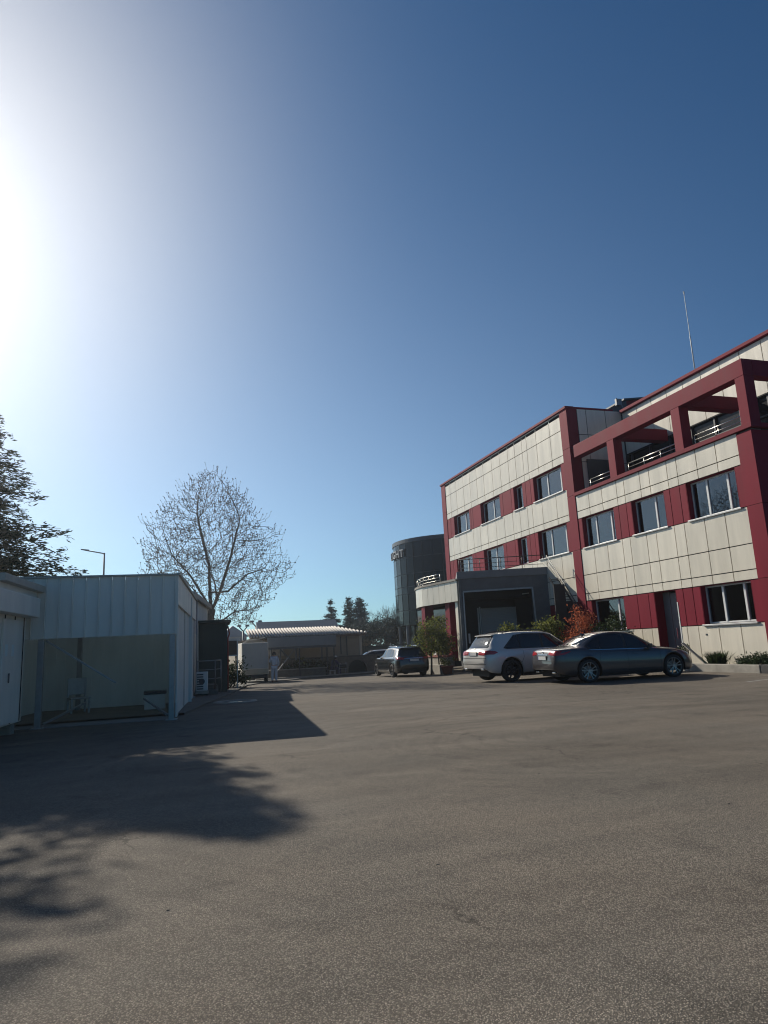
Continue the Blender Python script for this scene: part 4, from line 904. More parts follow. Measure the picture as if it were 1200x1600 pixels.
# ================================================================ trees
def bare_tree():
    rng = np.random.default_rng(5); rr = random.Random(5)
    base = Vector((1.75, 35.0, zg(1.75, 35))); t = thing('bare_tree', 'leafless spreading tree with small buds behind the dark green hut', 'tree', base)
    prof = [(3.4, 2.6), (4.2, 3.5), (5.4, 3.95), (6.6, 3.6), (8.0, 2.9), (9.2, 2.1), (10.2, 1.2), (10.9, .2)]
    att = []
    while len(att) < 6800:
        z = rng.uniform(2.9, 10.9); a = rng.uniform(0, 6.283); r = interp(prof, z)*(1+.13*math.sin(3*a+1.3*z)+.09*math.sin(5*a-2*z))*rng.random()**.45
        x, y = r*math.cos(a), r*math.sin(a)*.9
        if z < 4.6 and (math.hypot(x, y) < 1.2 or x < 0): continue
        att.append((x*.94+.02, y, z))
    att = np.array(att)
    nodes = [np.array((0, 0, 0.))]; par = [-1]
    def chain(start, pts):
        p = start
        for q in pts:
            q = np.array(q, float); s = nodes[p]; n = max(1, int(np.linalg.norm(q-s)/.22))
            for i in range(1, n+1):
                nodes.append(s+(q-s)*i/n+rng.normal(0, .012, 3)); par.append(p); p = len(nodes)-1
        return p
    f1 = chain(0, [(.02, 0, 1.5), (-.03, .02, 3.0), (.08, 0, 3.75)])
    L1 = chain(f1, [(.0, .05, 4.6), (-.05, .0, 6.0), (-.35, .1, 7.3), (-.6, .1, 8.4)])
    L2 = chain(f1, [(.45, -.1, 4.6), (.85, -.2, 5.9), (1.2, -.1, 7.2), (1.45, .0, 8.2)])
    chain(f1, [(-.5, .2, 4.2), (-1.4, .4, 5.1), (-2.3, .5, 5.7)])
    chain(f1+3, [(.9, .4, 4.7), (1.9, .6, 5.6), (2.8, .7, 5.9)])
    chain(f1, [(-.3, -.4, 4.4), (-1.0, -1.3, 5.4), (-1.8, -2.1, 6.2)]); chain(f1, [(.4, .6, 4.3), (.3, 1.6, 5.3), (.1, 2.6, 6.0)])
    chain(f1-6, [(.5, -.2, 3.15), (1.2, -.3, 3.65), (2.0, -.3, 3.7)])
    chain(f1-3, [(-.1, .5, 4.0), (-1.3, 1.5, 5.6)])
    from mathutils.kdtree import KDTree
    alive = [tuple(p) for p in att]; D0, DK, ST_ = 1.5, .25, .19; spawn = {}
    for it in range(90):
        if not alive: break
        kd = KDTree(len(nodes)); [kd.insert(p, i) for i, p in enumerate(nodes)]; kd.balance()
        new = {}
        for a_ in alive:
            co, ni, dd = kd.find(a_)
            if dd < D0 and spawn.get(ni, 0) < 3: new.setdefault(ni, []).append((np.array(a_)-nodes[ni])/(dd+1e-6))
        if not new: break
        n0 = len(nodes)
        for ni, vs in new.items():
            v = np.sum(vs, 0); v /= np.linalg.norm(v)+1e-6; v = v*.9+np.array((0, 0, .16))+(nodes[ni]-nodes[par[ni]])/.19*.45+rng.normal(0, .09, 3); v /= np.linalg.norm(v)
            nodes.append(nodes[ni]+v*ST_); par.append(ni); spawn[ni] = spawn.get(ni, 0)+1
        k2 = KDTree(len(nodes)-n0); [k2.insert(nodes[i], i) for i in range(n0, len(nodes))]; k2.balance()
        alive = [a_ for a_ in alive if k2.find(a_)[2] > DK and rr.random() > .012]
        if len(nodes) > 16000: break
    n = len(nodes); kids = [[] for _ in range(n)]
    for i in range(1, n): kids[par[i]].append(i)
    cnt = [0]*n
    for i in range(n-1, -1, -1): cnt[i] = 1 if not kids[i] else sum(cnt[k] for k in kids[i])
    rad = [.0075+.175*(c/cnt[0])**.66 for c in cnt]
    for i in range(min(n, f1+1)): rad[i] *= 1.15
    trunk, limb, twig = MB(), MB(), MB(); bud = MB()
    done = set()
    for i in range(n):
        ks = sorted(kids[i], key=lambda k: -rad[k])
        starts = ks[1:] if i else ks
        if i == 0: starts = ks
        for s in starts:
            path = [i, s]; c = s
            while kids[c]:
                c = max(kids[c], key=lambda k: rad[k]); path.append(c)
            pr = [rad[q] for q in path]; pr[0] = pr[1]
            mx = pr[0]
            tgt = trunk if i == 0 and s == starts[0] else (limb if mx > .012 else twig)
            tgt.tube([nodes[q] for q in path], pr, 8 if mx > .05 else (5 if mx > .015 else 3), cap=False)
    for i in range(n):
        if rad[i] < .02 and (not kids[i] or rr.random() < .30):
            p = Vector(nodes[i]); out = Vector((p.x-.1, p.y, 0)); out = out.normalized() if out.length > .01 else Vector((1, 0, 0))
            d = (out*rr.uniform(.1, 1)+Vector((rr.gauss(0, .5), rr.gauss(0, .5), rr.uniform(-.1, .5)))).normalized()
            l = rr.uniform(.22, .75); m1 = p+d*l*.5; e = m1+(d*.5+Vector((0, 0, .8))).normalized()*l*.5
            twig.tube([p, m1, e], [.0085, .0075, .005], 3, cap=False)
            for q in ((m1, e) if rr.random() < .6 else (e,)):
                s = rr.uniform(.016, .034); q = q+Vector((rr.gauss(0, .02), rr.gauss(0, .02), 0))
                bud.add([q+Vector((s, 0, 0)), q-Vector((s, 0, 0)), q+Vector((0, s, 0)), q-Vector((0, s, 0)), q+Vector((0, 0, s*1.5)), q-Vector((0, 0, s*1.5))], [(0,2,4),(2,1,4),(1,3,4),(3,0,4),(2,0,5),(1,2,5),(3,1,5),(0,3,5)])
    trunk.build('trunk', M['bark'], t, smooth=True)
    limb.v += [] ; lo = limb.build('limbs', M['bark'], t, smooth=True); tw = twig.build('twigs', M['twig'], t); bud.build('buds', M['twig'], t)
bare_tree()

def conifer(name, label, base, H, prof, seed, m='needle', nb=150, leaf=.085, dens=1.0, droop=.25, group=None, tr=.22, cedar=True, tiers=0):
    rng = random.Random(seed); t = thing(name, label, 'tree', base, 0, group)
    mb = MB(); mb.tube([(0, 0, 0), (0, 0, H*.5), (.03, 0, H*.98)], [tr, tr*.6, .02], 9); mb.build('trunk', M['bark'], t, smooth=True)
    br, fo = MB(), MB()
    for i in range(nb):
        f = (i+rng.random())/nb; z = prof[0][0]+(H*.985-prof[0][0])*f**.92
        if tiers: z = prof[0][0]+round((z-prof[0][0])/tiers)*tiers+rng.gauss(0, .16)
        r = interp(prof, z)*rng.uniform(.6, 1.18); a = i*2.399+rng.uniform(-.3, .3)
        d = Vector((math.cos(a), math.sin(a), 0)); side = Vector((-math.sin(a), math.cos(a), 0))
        up_ = rng.uniform(.12, .38) if cedar else .1
        P3 = [Vector((0, 0, z)), Vector((0, 0, z))+d*r*.5+Vector((0, 0, r*up_*.6)), Vector((0, 0, z))+d*r+Vector((0, 0, r*(up_-droop*rng.uniform(.4, 1.2))))]
        br.tube(P3, [.012+r*.014, .01+r*.008, .006], 4, cap=False)
        ns = int(max(3, r*13)*dens)
        for k in range(ns):
            u = .12+.88*(k+rng.random())/ns
            c = (P3[0]*(1-u)**2+P3[1]*2*u*(1-u)*1.0+P3[2]*u*u)
            wd = r*.30*(1-abs(u-.55)*1.1)+.05
            q = c+side*rng.uniform(-wd, wd)+Vector((0, 0, rng.uniform(-.12, .03)*(1+r*.2)))
            for _ in range(7):
                p = q+Vector((rng.gauss(0, .09), rng.gauss(0, .09), rng.gauss(0, .045)))*(leaf/.085)
                dd = (d*rng.uniform(.3, 1)+side*rng.uniform(-.8, .8)+Vector((0, 0, rng.uniform(-.35, .3)))).normalized(); s = leaf*rng.uniform(.7, 1.6)
                b = dd.cross(Vector((rng.gauss(0, 1), rng.gauss(0, 1), rng.gauss(0, 1)))).normalized()*s*.24
                fo.add([p-dd*s, p+b, p+dd*s, p-b], [(0, 1, 2, 3)])
    br.build('boughs', M['bark'], t); fo.build('needles', M[m], t)
    return t
conifer('conifer', 'tall spreading evergreen behind the pale cabin at the left edge', (-6.35, 20.8, -.05), 10.2, [(3.45, 3.9), (3.9, 3.75), (5.2, 2.8), (6.8, 2.15), (8.3, 1.55), (9.4, .8), (10.2, .15)], 21, nb=270, leaf=.062, dens=2.2)
conifer('conifer', 'evergreen to the left of the pale cabin whose shadow darkens the lower left asphalt', (-10.15, 16.6, 0), 13.4, [(3.2, 3.4), (5, 4.1), (7, 4.2), (8.15, 3.1), (8.8, 2.5), (10.5, 1.5), (12, .7), (13.4, .1)], 22, nb=230, leaf=.12)
conifer('far_cedar', 'layered cedar with a pointed top behind the grey roof', (16.9, 75, -.8), 7.5, [(1.5, 2.6), (3.6, 2.1), (4.6, 1.45), (5.6, .8), (6.6, .3), (7.5, .05)], 23, 'needle_far', nb=120, leaf=.11, droop=.35, tiers=.7)
conifer('far_conifer', 'narrow dark conifer with a split top, left of its broader neighbour', (18.75, 74, -.8), 7.7, [(.8, 1.1), (3, 1.1), (5, .85), (6.6, .5), (7.7, .1)], 24, 'needle_far', nb=90, leaf=.14, cedar=False)
conifer('far_conifer', 'broader dark conifer beside the bare scrub trees', (19.9, 73.5, -.8), 7.6, [(.8, 1.6), (3, 1.5), (5, 1.05), (6.6, .55), (7.6, .1)], 25, 'needle_far', nb=110, leaf=.14, cedar=False)
def scrub(label, base, H, rad, seed, leaves=0, m='brush', name='bare_scrub_tree'):
    rng = random.Random(seed); t = thing(name, label, 'tree', base); mb = MB(); tips = []
    for s in range(9):
        a = rng.uniform(0, 6.28)
        def grow(p, d, l, r, dep):
            e = p+d*l; mid = p.lerp(e, .5)+Vector((rng.gauss(0, .06), rng.gauss(0, .06), 0))*l
            mb.tube([p, mid, e], [r, r*.85, r*.65], 4 if r > .02 else 3, cap=False)
            if dep == 0: tips.append(e); return
            for k in range(3):
                dd = (d+Vector((rng.gauss(0, .42), rng.gauss(0, .42), rng.uniform(-.05, .45)))).normalized(); grow(e, dd, l*rng.uniform(.62, .85), r*.6, dep-1)
        grow(Vector((rng.uniform(-rad, rad)*.4, rng.uniform(-rad, rad)*.4, 0)), Vector((math.cos(a)*.35, math.sin(a)*.35, 1)).normalized(), H*.30, .07, 4)
    mb.build('branches', M['twig'], t)
    if leaves:
        f = MB(); leafcloud(f, tips+[Vector((rng.uniform(-rad, rad), rng.uniform(-rad, rad), rng.uniform(.3, H*.7))) for _ in range(60)], leaves, .14, .3, rng); f.build('foliage', M[m], t)
    return t
scrub('leafless scrub tree with fine twigs between conifer and glass tower', (22.2, 72, -.8), 7.0, 1.6, 31)
scrub('dark bushy tree below the fine bare twigs', (21.6, 70, -.8), 5.0, 2.0, 32, 3200, 'needle_far', 'bushy_tree')
scrub('dull olive bushy tree beside the glass tower foot', (24.0, 70, -.8), 3.8, 1.6, 33, 2600, 'brush', 'bushy_tree')
scrub('low dark bushy tree behind the tan annex corner', (18.6, 66, -.8), 4.4, 2.2, 34, 3200, 'needle_far', 'bushy_tree')
scrub('small bare tree beside the pair of street lamps', (6.2, 62, -.8), 3.6, 1.0, 35)

# ================================================================ glass tower
GT = thing('glass_tower', 'cylindrical dark glass office tower beyond the crimson building', 'building', (25.8, 60.75, -.7))
CX, CY, RR = 25.8, 60.75, 5.6
zl = [3.0, 4.35, 5.85, 6.5, 7.67, 9.16, 10.55]
mb = MB(); NF = 36
for i in range(NF):
    a0, a1 = 2*math.pi*i/NF+.01, 2*math.pi*(i+1)/NF-.01
    for z0, z1 in zip(zl[:-1], zl[1:]):
        q = RR+random.Random(i*7+int(z0*10)).uniform(-.012, .012)
        vs = [(CX+q*math.cos(a), CY+q*math.sin(a), z) for a in (a0, a1) for z in (z0+.03, z1-.03)]+[(CX+(q-.1)*math.cos(a), CY+(q-.1)*math.sin(a), z) for a in (a0, a1) for z in (z0+.03, z1-.03)]
        mb.add(vs, [(0,2,3,1),(4,5,7,6),(0,4,6,2),(1,3,7,5),(0,1,5,4),(2,6,7,3)])
mb.build('glass_facets', M['towerglass'], GT, world=True)
mb = MB(); mb.lathe([(0, 3.0), (RR-.08, 3.0), (RR-.08, 10.55), (RR+.06, 10.55), (RR+.06, 10.9), (RR-.3, 10.9), (RR-.3, 10.6), (0, 10.6)], (CX, CY, 0), n=72); mb.build('core_wall', M['frame_dark'], GT, world=True)
mb = MB(); mb.lathe([(RR-.8, -.8), (RR-.8, 3.0)], (CX, CY, 0), n=36); mb.build('ground_floor_glass', M['towerglass'], GT, world=True)
for i in range(12):
    a = 2*math.pi*i/12+.2; mb = MB(); mb.lathe([(.18, -.8), (.18, 2.99)], (CX+(RR-.35)*math.cos(a), CY+(RR-.35)*math.sin(a), 0), n=14); mb.build('column', M['lampgrey'], GT, world=True, smooth=True)
dC = math.hypot(CX, CY); va = math.atan2(-CY, -CX)   # direction to the camera
tang = va - (math.pi/2-math.asin(RR/dC))             # left silhouette as seen
def letter(ch, deg):
    cu = bpy.data.curves.new('letter', 'FONT'); cu.body = ch; cu.size = .98; cu.extrude = .09; cu.align_x = 'CENTER'; cu.offset = .015
    o = bpy.data.objects.new('tmp', cu); col.objects.link(o); dg = bpy.context.evaluated_depsgraph_get()
    me = bpy.data.meshes.new_from_object(o.evaluated_get(dg)); bpy.data.objects.remove(o)
    me.materials.clear(); me.materials.append(M['letter'])
    a = tang+R(deg)*SGN; n = Vector((math.cos(a), math.sin(a), 0)); tx = Vector((-math.sin(a), math.cos(a), 0))
    mt = Matrix((( tx.x, 0, n.x, CX+n.x*(RR+.16)), (tx.y, 0, n.y, CY+n.y*(RR+.16)), (0, 1, 0, 9.32), (0, 0, 0, 1)))
    me.transform(wmat(GT).inverted() @ mt)
    ob = bpy.data.objects.new('letter', me); col.objects.link(ob); ob.parent = GT
SGN = 1
for ch, dg_ in zip('LIGHT', (7, 12.5, 19, 26.6, 34)): letter(ch, dg_)

# ================================================================ open shed, cabin, annex, hut on the left
SH = thing('open_shed', 'open steel shed with standing seam white fascia and diagonal braces', 'shed', (.06, 16.13, 0), R(-4.5))
mb = MB(); x = -3.25; 
fr_ = MB()
while x < -.02:
    x1 = min(x+.27, 0); z = 3.13+.0; 
    fr_.box(x+.006, -.04, 1.86, x1-.006, 0, 3.16+.015*(x+3.2)); fr_.box(x1-.012, -.07, 1.86, x1+.004, -.041, 3.16+.015*(x+3.2)); x += .27
fr_.box(-.005, -.05, 1.85, .05, .02, 3.23)
fr_.build('front_fascia', M['sheet'], SH, bevel=.003)
sf = MB(); y = .03
while y < 8.2:
    sf.box(.0, y+.004, 2.52, .045, y+.396, 3.18); y += .4
sf.build('side_fascia', M['sheet'], SH, bevel=.003)
mb = MB(); mb.box(-3.3, -.09, 3.17, .07, .02, 3.21); mb.box(.0, .021, 3.18, .09, 8.25, 3.24); mb.build('roof_edge', M['roofedge'], SH)
M['brightening_roof'] = leafmat('translucent_roof_sheet', (.26, .42, .52), (.28, .44, .54), .30)  # tinted translucency invented so sunlight through the roof brightens the shed bay
mb = MB(); mb.add([(-4.05, .03, 3.1), (-.01, .03, 3.1), (-.01, 8.2, 3.1), (-4.05, 8.2, 3.1)], [(0, 1, 2, 3)]); mb.build('roof_sheet', M['brightening_roof'], SH)
for px_, py_ in ((-.07, .06), (-2.78, .06), (-.07, 3.2), (-.07, 7.9), (-2.9, 4.6)):
    mb = MB(); mb.box(px_-.06, py_-.06, -.1, px_+.06, py_+.06, 3.07); mb.box(px_-.12, py_-.12, -.1, px_+.12, py_+.12, .02); mb.build('post', M['galv'], SH, bevel=.005)
for a, b in (((-2.7, .1, 1.83), (-1.25, .1, .86)), ((-2.7, .15, .08), (-2.1, 1.4, .40)), ((-.15, .1, .1), (-.72, .6, .46))):
    mb = MB(); mb.bar(a, b, .04); mb.build('brace', M['galv'], SH)
mb = MB(); x = -4.0
while x < -.1: mb.box(x, 5.2, -.2, x+.12, 5.24, 3.07); mb.box(x+.12, 5.215, -.2, x+.24, 5.25, 3.07); x += .24
mb.box(-4.02, -.0, -.1, -3.98, 5.2, 3.07); mb.box(-4.0, 5.25, 3.0, -.1, 5.3, 3.08); mb.build('back_wall', M['sheetgrey'], SH)
mb = MB(); y = .7
while y < 7.8:
    if not (2.9 < y < 3.4): mb.box(-.04, y, -.1, -.01, y+.30, 3.07); mb.box(-.05, y+.30, -.1, -.02, y+.4, 3.07)
    y += .4
mb.build('side_cladding', M['sheetgrey'], SH)
# stored things in the shed
ch = thing('garden_chair', 'dim plastic garden chair inside the open shed', 'chair', (-2.3, 19.6, 0), R(20))
mb = MB(); mb.box(-.24, -.22, .40, .24, .24, .44); mb.build('seat', M['galv'], ch, bevel=.01)
mb = MB(); mb.box(-.23, .22, .50, .23, .25, .92); mb.build('backrest', M['galv'], ch, bevel=.01)
for sx in (-.21, .21):
    for sy in (-.19, .22):
        mb = MB(); mb.box(sx-.02, sy-.02, 0, sx+.02, sy+.02, .40 if sy < 0 else .9); mb.build('leg', M['galv'], ch)
bx = thing('storage_box', 'dark topped grey storage box at the right of the open shed', 'box', (-.42, 19.3, 0))
mb = MB(); mb.box(-.26, -.25, 0, .26, .25, .42); mb.build('box_body', M['sheetgrey'], bx, bevel=.01); mb = MB(); mb.box(-.28, -.27, .42, .28, .27, .50); mb.build('lid', M['frame_dark'], bx, bevel=.01)
mb = MB(); mb.box(-3.95, .1, -.03, -.1, 5.19, .012); mb.build('floor_slab', mat('shed_floor', (.20, .20, .20), .9, noise=.2), SH)

KB = thing('site_cabin', 'pale sheet metal cabin on short feet with two notices on its door', 'cabin', (-2.95, 15.95, 0), R(-4.5))
mb = MB(); mb.box(-3, -4.6, .22, 0, 0, 2.62); 
y = -7
kb_ = mb.build('wall', M['container'], KB, bevel=.01)
mb = MB(); y = -4.5
while y < -.1: mb.box(.001, y, .24, .02, y+.012, 2.3); y += .62
mb.build('wall_seam', M['joint'], KB)
mb = MB(); mb.box(-3.1, -4.7, 2.30, .26, .02, 2.70); mb.build('fascia', M['container'], KB, bevel=.015)
mb = MB(); mb.box(-2.6, -2.1, 2.70, .10, .35, 2.86); mb.build('roof_box', M['container'], KB, bevel=.01)
mb = MB(); mb.box(-2.75, -2.3, 2.86, .24, .5, 3.0); mb.build('roof_cap', M['roofedge'], KB, bevel=.01)
for fy in (-4.4, -2.3, -.3):
    mb = MB(); mb.box(-.3, fy-.12, -.02, -.06, fy+.12, .22); mb.build('foot', M['conc'], KB)
mb = MB(); mb.box(.003, -1.55, .26, .045, -.62, 2.22); dd_ = mb.build('door', M['container'], KB, bevel=.006)
mb = MB(); mb.box(.046, -1.02, 1.52, .05, -.88, 1.74); mb.build('notice', M['paper'], dd_); mb = MB(); mb.box(.046, -1.42, 1.52, .05, -1.28, 1.74); mb.build('notice', M['paper'], dd_)
mb = MB(); mb.tube([(.075, -1.2, 1.02), (.075, -1.2, 1.2)], .014, 8); mb.build('handle', M['frame_dark'], dd_)

AX = thing('annex', 'low grey annex with red corner post behind the open shed', 'building', (.55, 24.4, 0), R(-7.5))
mb = MB(); mb.box(-5, .3, -.3, 0, 7.0, 3.42); mb.build('wall', M['sheetgrey'], AX)
mb = MB(); mb.box(-5.2, -.05, 3.43, .16, 7.2, 3.52); mb.box(.08, -.05, 3.33, .16, 7.2, 3.43); mb.build('roof', M['roofedge'], AX)
mb = MB(); mb.box(-.22, -.1, -.1, .06, .22, 3.42); mb.build('red_post', M['redpaint'], AX, bevel=.01)
mb = MB(); mb.tube([(.07, .55, 3.3), (.07, .55, .0)], .035, 8); mb.tube([(.07, 1.6, 3.3), (.07, 1.6, .0)], .03, 8); mb.build('downpipe', M['galv'], AX, smooth=True)
mb = MB(); mb.box(.001, 1.0, .05, .05, 1.9, 2.1); mb.build('door', M['container'], AX, bevel=.006)
mb = MB(); mb.box(-5, -.02, 1.2, -.23, .1, 3.42); mb.build('front_wall', M['brownwall'], AX)
BR = thing('brown_building', 'flat roofed brown building rising behind the white fascia', 'building', (-9, 40, -.3))
mb = MB(); mb.box(-16, 35, -.4, -3.2, 46, 4.85); mb.build('wall', M['brownwall'], BR, world=True)
mb = MB(); mb.box(-16.2, 34.8, 4.85, -3.0, 46.2, 5.05); mb.build('roof', mat('brown_fascia', (.12, .085, .07), .8, noise=.2), BR, world=True, bevel=.02)
HT = thing('green_hut', 'dark green boarded hut with an overhanging flat roof', 'hut', (1.45, 27.4, -.1), R(-3))
mb = MB(); x = -.62
while x < .56: mb.box(x, 0, 0, x+.145, .05, 2.62); x += .15
mb.box(-.6, .051, 0, .55, 2.6, 2.60); mb.build('wall', M['greendark'], HT)
mb = MB(); mb.box(-.8, -.2, 2.63, .72, 2.8, 2.74); mb.box(.55, -.1, 2.40, .6, .1, 2.63); mb.build('roof', M['greendark'], HT, bevel=.02)
mb = MB(); mb.tube([(.60, .2, 2.5), (.66, .1, 2.2), (.6, .02, 2.05), (.6, .02, .1)], .03, 8); mb.build('downpipe', M['redpaint'], HT, smooth=True)
AC = thing('air_conditioner', 'white outdoor air conditioner on a low concrete base by the annex', 'air conditioner', (.98, 24.95, .05), R(-6))
mb = MB(); mb.box(-.22, -.15, -.02, .22, .15, .08); mb.build('base', M['conc'], AC, bevel=.01)
mb = MB(); mb.box(-.18, -.13, .085, .20, .13, .72); mb.build('casing', M['plasticw'], AC, bevel=.015)
mb = MB()
for k in range(7): mb.box(-.155, -.142, .13+k*.08, .06, -.131, .175+k*.08)
mb.build('grille', M['frame_dark'], AC)
mb = MB(); mb.lathe([(.0, -.145), (.10, -.142)], (.01, 0, .4), 'Y', 20); mb.build('fan_guard', M['frame_dark'], AC)
RL = thing('steel_railing', 'short galvanised handrail round the steps beside the air conditioner', 'railing', (1.5, 25.5, .0))
railing([(.85, 25.5), (1.46, 25.5), (1.70, 26.1)], 0.0, (.5, .82, 1.13), .02, .022, 3, 'galv', 'rail', RL)
mb = MB(); mb.box(.98, 25.6, -.15, 1.55, 27.0, .28); mb.box(1.2, 25.35, -.15, 1.55, 25.6, .12); mb.build('steps', M['conc_dark'], RL, world=True, bevel=.01)
NB = thing('notice_board', 'white framed brown notice board standing beyond the green hut', 'notice board', (2.5, 31, -.2))
mb = MB(); mb.box(2.31, 30.98, 1.27, 2.70, 31.0, 1.88); mb.build('panel', M['brownwall'], NB, world=True)
mb = MB(); mb.box(2.26, 30.95, 1.22, 2.31, 31.02, 1.93); mb.box(2.70, 30.95, 1.22, 2.75, 31.02, 1.93); mb.box(2.31, 30.95, 1.88, 2.70, 31.02, 1.93); mb.box(2.31, 30.95, 1.22, 2.70, 31.02, 1.27); mb.build('frame', M['frame'], NB, world=True)
for x in (2.285, 2.725):
    mb = MB(); mb.box(x-.02, 30.97, -.25, x+.02, 31.01, 1.22); mb.build('post', M['galv'], NB, world=True)
bush('dark_hedge', 'dark hedge under the notice board', 'hedge', (2.45, 32.2), (.75, .7), 1.25, 2200, .07, 'leafdark', 41, -.2, clumps=40)
TR = thing('box_trailer', 'pale box trailer with a dark tarpaulin heaped on its roof', 'trailer', (4.35, 38.4, -.33))
mb = MB(); mb.box(3.62, 38.4, .12, 5.06, 41.4, 1.84); mb.build('box_body', M['container'], TR, world=True, bevel=.03)
mb = MB(); mb.box(3.66, 38.37, .46, 5.02, 38.398, 1.80); mb.build('upper_panel', mat('grey_trailer_panel', (.34, .35, .35), .5, noise=.12), TR, world=True, bevel=.01)
mb = MB(); mb.box(3.66, 38.37, .15, 5.02, 38.398, .42); mb.build('lower_panel', mat('tan_trailer_panel', (.40, .33, .24), .4, noise=.2), TR, world=True, bevel=.01)
mb = MB(); mb.box(3.7, 38.5, -.08, 5.0, 41.3, .11); mb.build('chassis', M['plastic'], TR, world=True)
for x in (3.75, 4.97):
    mb = MB(); mb.lathe([(0, -.08), (.24, -.08), (.25, 0), (.24, .08), (0, .08)], (x, 38.9, -.10), 'X', 20); mb.build('wheel', M['rubber'], TR, world=True, smooth=True)
rng = random.Random(3); mb = MB(); nx_, ny_ = 16, 20
for j in range(ny_+1):
    for i in range(nx_+1):
        u, v = i/nx_, j/ny_; e = min(1, min(u, 1-u, v, 1-v)*5); mb.v.append((3.75+1.25*u, 38.45+2.8*v, 1.845+.24*math.sin(math.pi*min(1, max(0, u)))**.6*e*(.8+.2*math.sin(9*u+5*v))))
for j in range(ny_):
    for i in range(nx_): k = j*(nx_+1)+i; mb.f.append([k, k+1, k+nx_+2, k+nx_+1]); mb.m.append(0)
mb.build('tarpaulin', M['tarp'], TR, world=True, smooth=True)

mh = thing('manhole', 'round manhole with worn pale rim and dark wet cover in the shade', 'manhole', (1.72, 20.3, 0))
mb = MB(); mb.lathe([(.44, .004), (.45, .03), (.60, .03), (.62, .004)], n=48); mb.build('rim', M['conc'], mh, smooth=True)
mb = MB(); mb.lathe([(0, .012), (.44, .012)], n=40); mb.build('cover', M['water'], mh)
mb = MB(); mb.add([(-.35, .1, .016), (.0, .3, .016), (.35, .2, .016), (.1, .05, .016)], [(0, 1, 2, 3)]); mb.build('worn_patch', M['markwhite'], mh)
tag(MB().add([(14.3, 14.55, .004), (15.6, 14.9, .004), (15.6, 15.0, .004), (14.3, 14.66, .004)], [(0, 1, 2, 3)]).build('bay_marking', M['markwhite']), 'faint worn white bay line near the sedan', None, None, 'structure')

# street lamp + far double lamps
SLm = thing('street_lamp', 'tall single arm street lamp above the white shed', 'street lamp', (-3.67, 40, -.36))
mb = MB(); mb.tube([(0, 0, 0), (0, 0, 3), (0, 0, 7.46)], [.08, .06, .045], 10); mb.build('pole', M['lampgrey'], SLm, smooth=True)
mb = MB(); mb.tube([(0, 0, 7.42), (-.8, 0, 7.58)], .032, 8); mb.build('arm', M['lampgrey'], SLm, smooth=True)
mb = MB(); mb.add([(-.78, -.1, 7.55), (-1.2, -.08, 7.64), (-1.2, .08, 7.64), (-.78, .1, 7.55), (-.78, -.08, 7.64), (-1.2, -.05, 7.69), (-1.2, .05, 7.69), (-.78, .08, 7.64)], [(0,3,2,1),(4,5,6,7),(0,1,5,4),(1,2,6,5),(2,3,7,6),(3,0,4,7)]); mb.build('lamp_head', M['lampgrey'], SLm, bevel=.01)
for i, (x, y, h) in enumerate(((5.78, 60, 4.2), (6.87, 60, 4.55))):
    t = thing('square_lamp', ['dark double headed lamp post, left of the pair', 'dark double headed lamp post, right of the pair'][i], 'street lamp', (x, y, -.72), 0, 'double headed lamp posts beyond the trailer')
    mb = MB(); mb.tube([(0, 0, 0), (0, 0, h-.35)], .09, 8); mb.build('pole', M['lampgrey'], t, smooth=True)
    mb = MB(); mb.bar((0, 0, h-.4), (-.34, 0, h), .09); mb.bar((0, 0, h-.4), (.34, 0, h), .09); mb.build('fork', M['lampgrey'], t)
    for sx in (-1, 1):
        mb = MB(); mb.lathe([(0, 0), (.2, .0), (.16, .14), (0, .16)], (sx*.34, 0, h), n=10); mb.build('lamp_head', M['lampgrey'], t)
FH = thing('far_house', 'pale house with a grey gable roof far beyond the notice board', 'house', (7.6, 95, -.8))
mb = MB(); mb.box(6.0, 92, -.8, 9.3, 98, 3.4); mb.build('wall', mat('far_wall', (.40, .42, .45), .8), FH, world=True)
mb = MB(); mb.add([(5.7, 91.6, 3.3), (9.6, 91.6, 3.3), (9.6, 98, 3.3), (5.7, 98, 3.3), (7.5, 91.6, 4.75), (7.5, 98, 4.75)], [(0, 1, 4), (3, 5, 2), (0, 4, 5, 3), (1, 2, 5, 4), (0, 3, 2, 1)]); mb.build('roof', mat('far_roof', (.20, .23, .28), .7), FH, world=True)
mb = MB(); mb.box(7.9, 91.95, 1.9, 9.1, 91.99, 2.5); mb.build('window', M['frame'], FH, world=True)

# ================================================================ tan annex, canopy and stone wall at the back
TA = thing('tan_outbuilding', 'low tan outbuilding with white barrel tiles along its eaves', 'building', (9.3, 46, -.4))
mb = MB(); mb.box(5.3, 46, -.5, 12.35, 52, 2.25); mb.build('wall', M['cream'], TA, world=True)
mb = MB(); mb.box(12.30, 45.95, .7, 12.47, 46.1, 2.25); mb.build('corner_trim', mat('pale_corner', (.5, .46, .38), .8), TA, world=True)
mb = MB(); mb.box(10.95, 45.97, .9, 11.02, 45.999, 2.2); mb.tube([(11.4, 45.93, .8), (11.4, 45.93, 2.2)], .035, 8); mb.build('downpipe', M['frame_dark'], TA, world=True)
mb = MB(); x = 4.9; 
while x < 12.7:
    L_ = 2.6 if x < 11.0 else 2.6*(12.75-x)/1.75+.15
    zt = 2.30+.55*L_/2.6
    mb.tube([(x, 45.6, 2.27), (x, 45.6+L_, zt-.02)], .075, 8); x += .2
mb.build('barrel_tiles', M['tile'], TA, world=True, smooth=True)
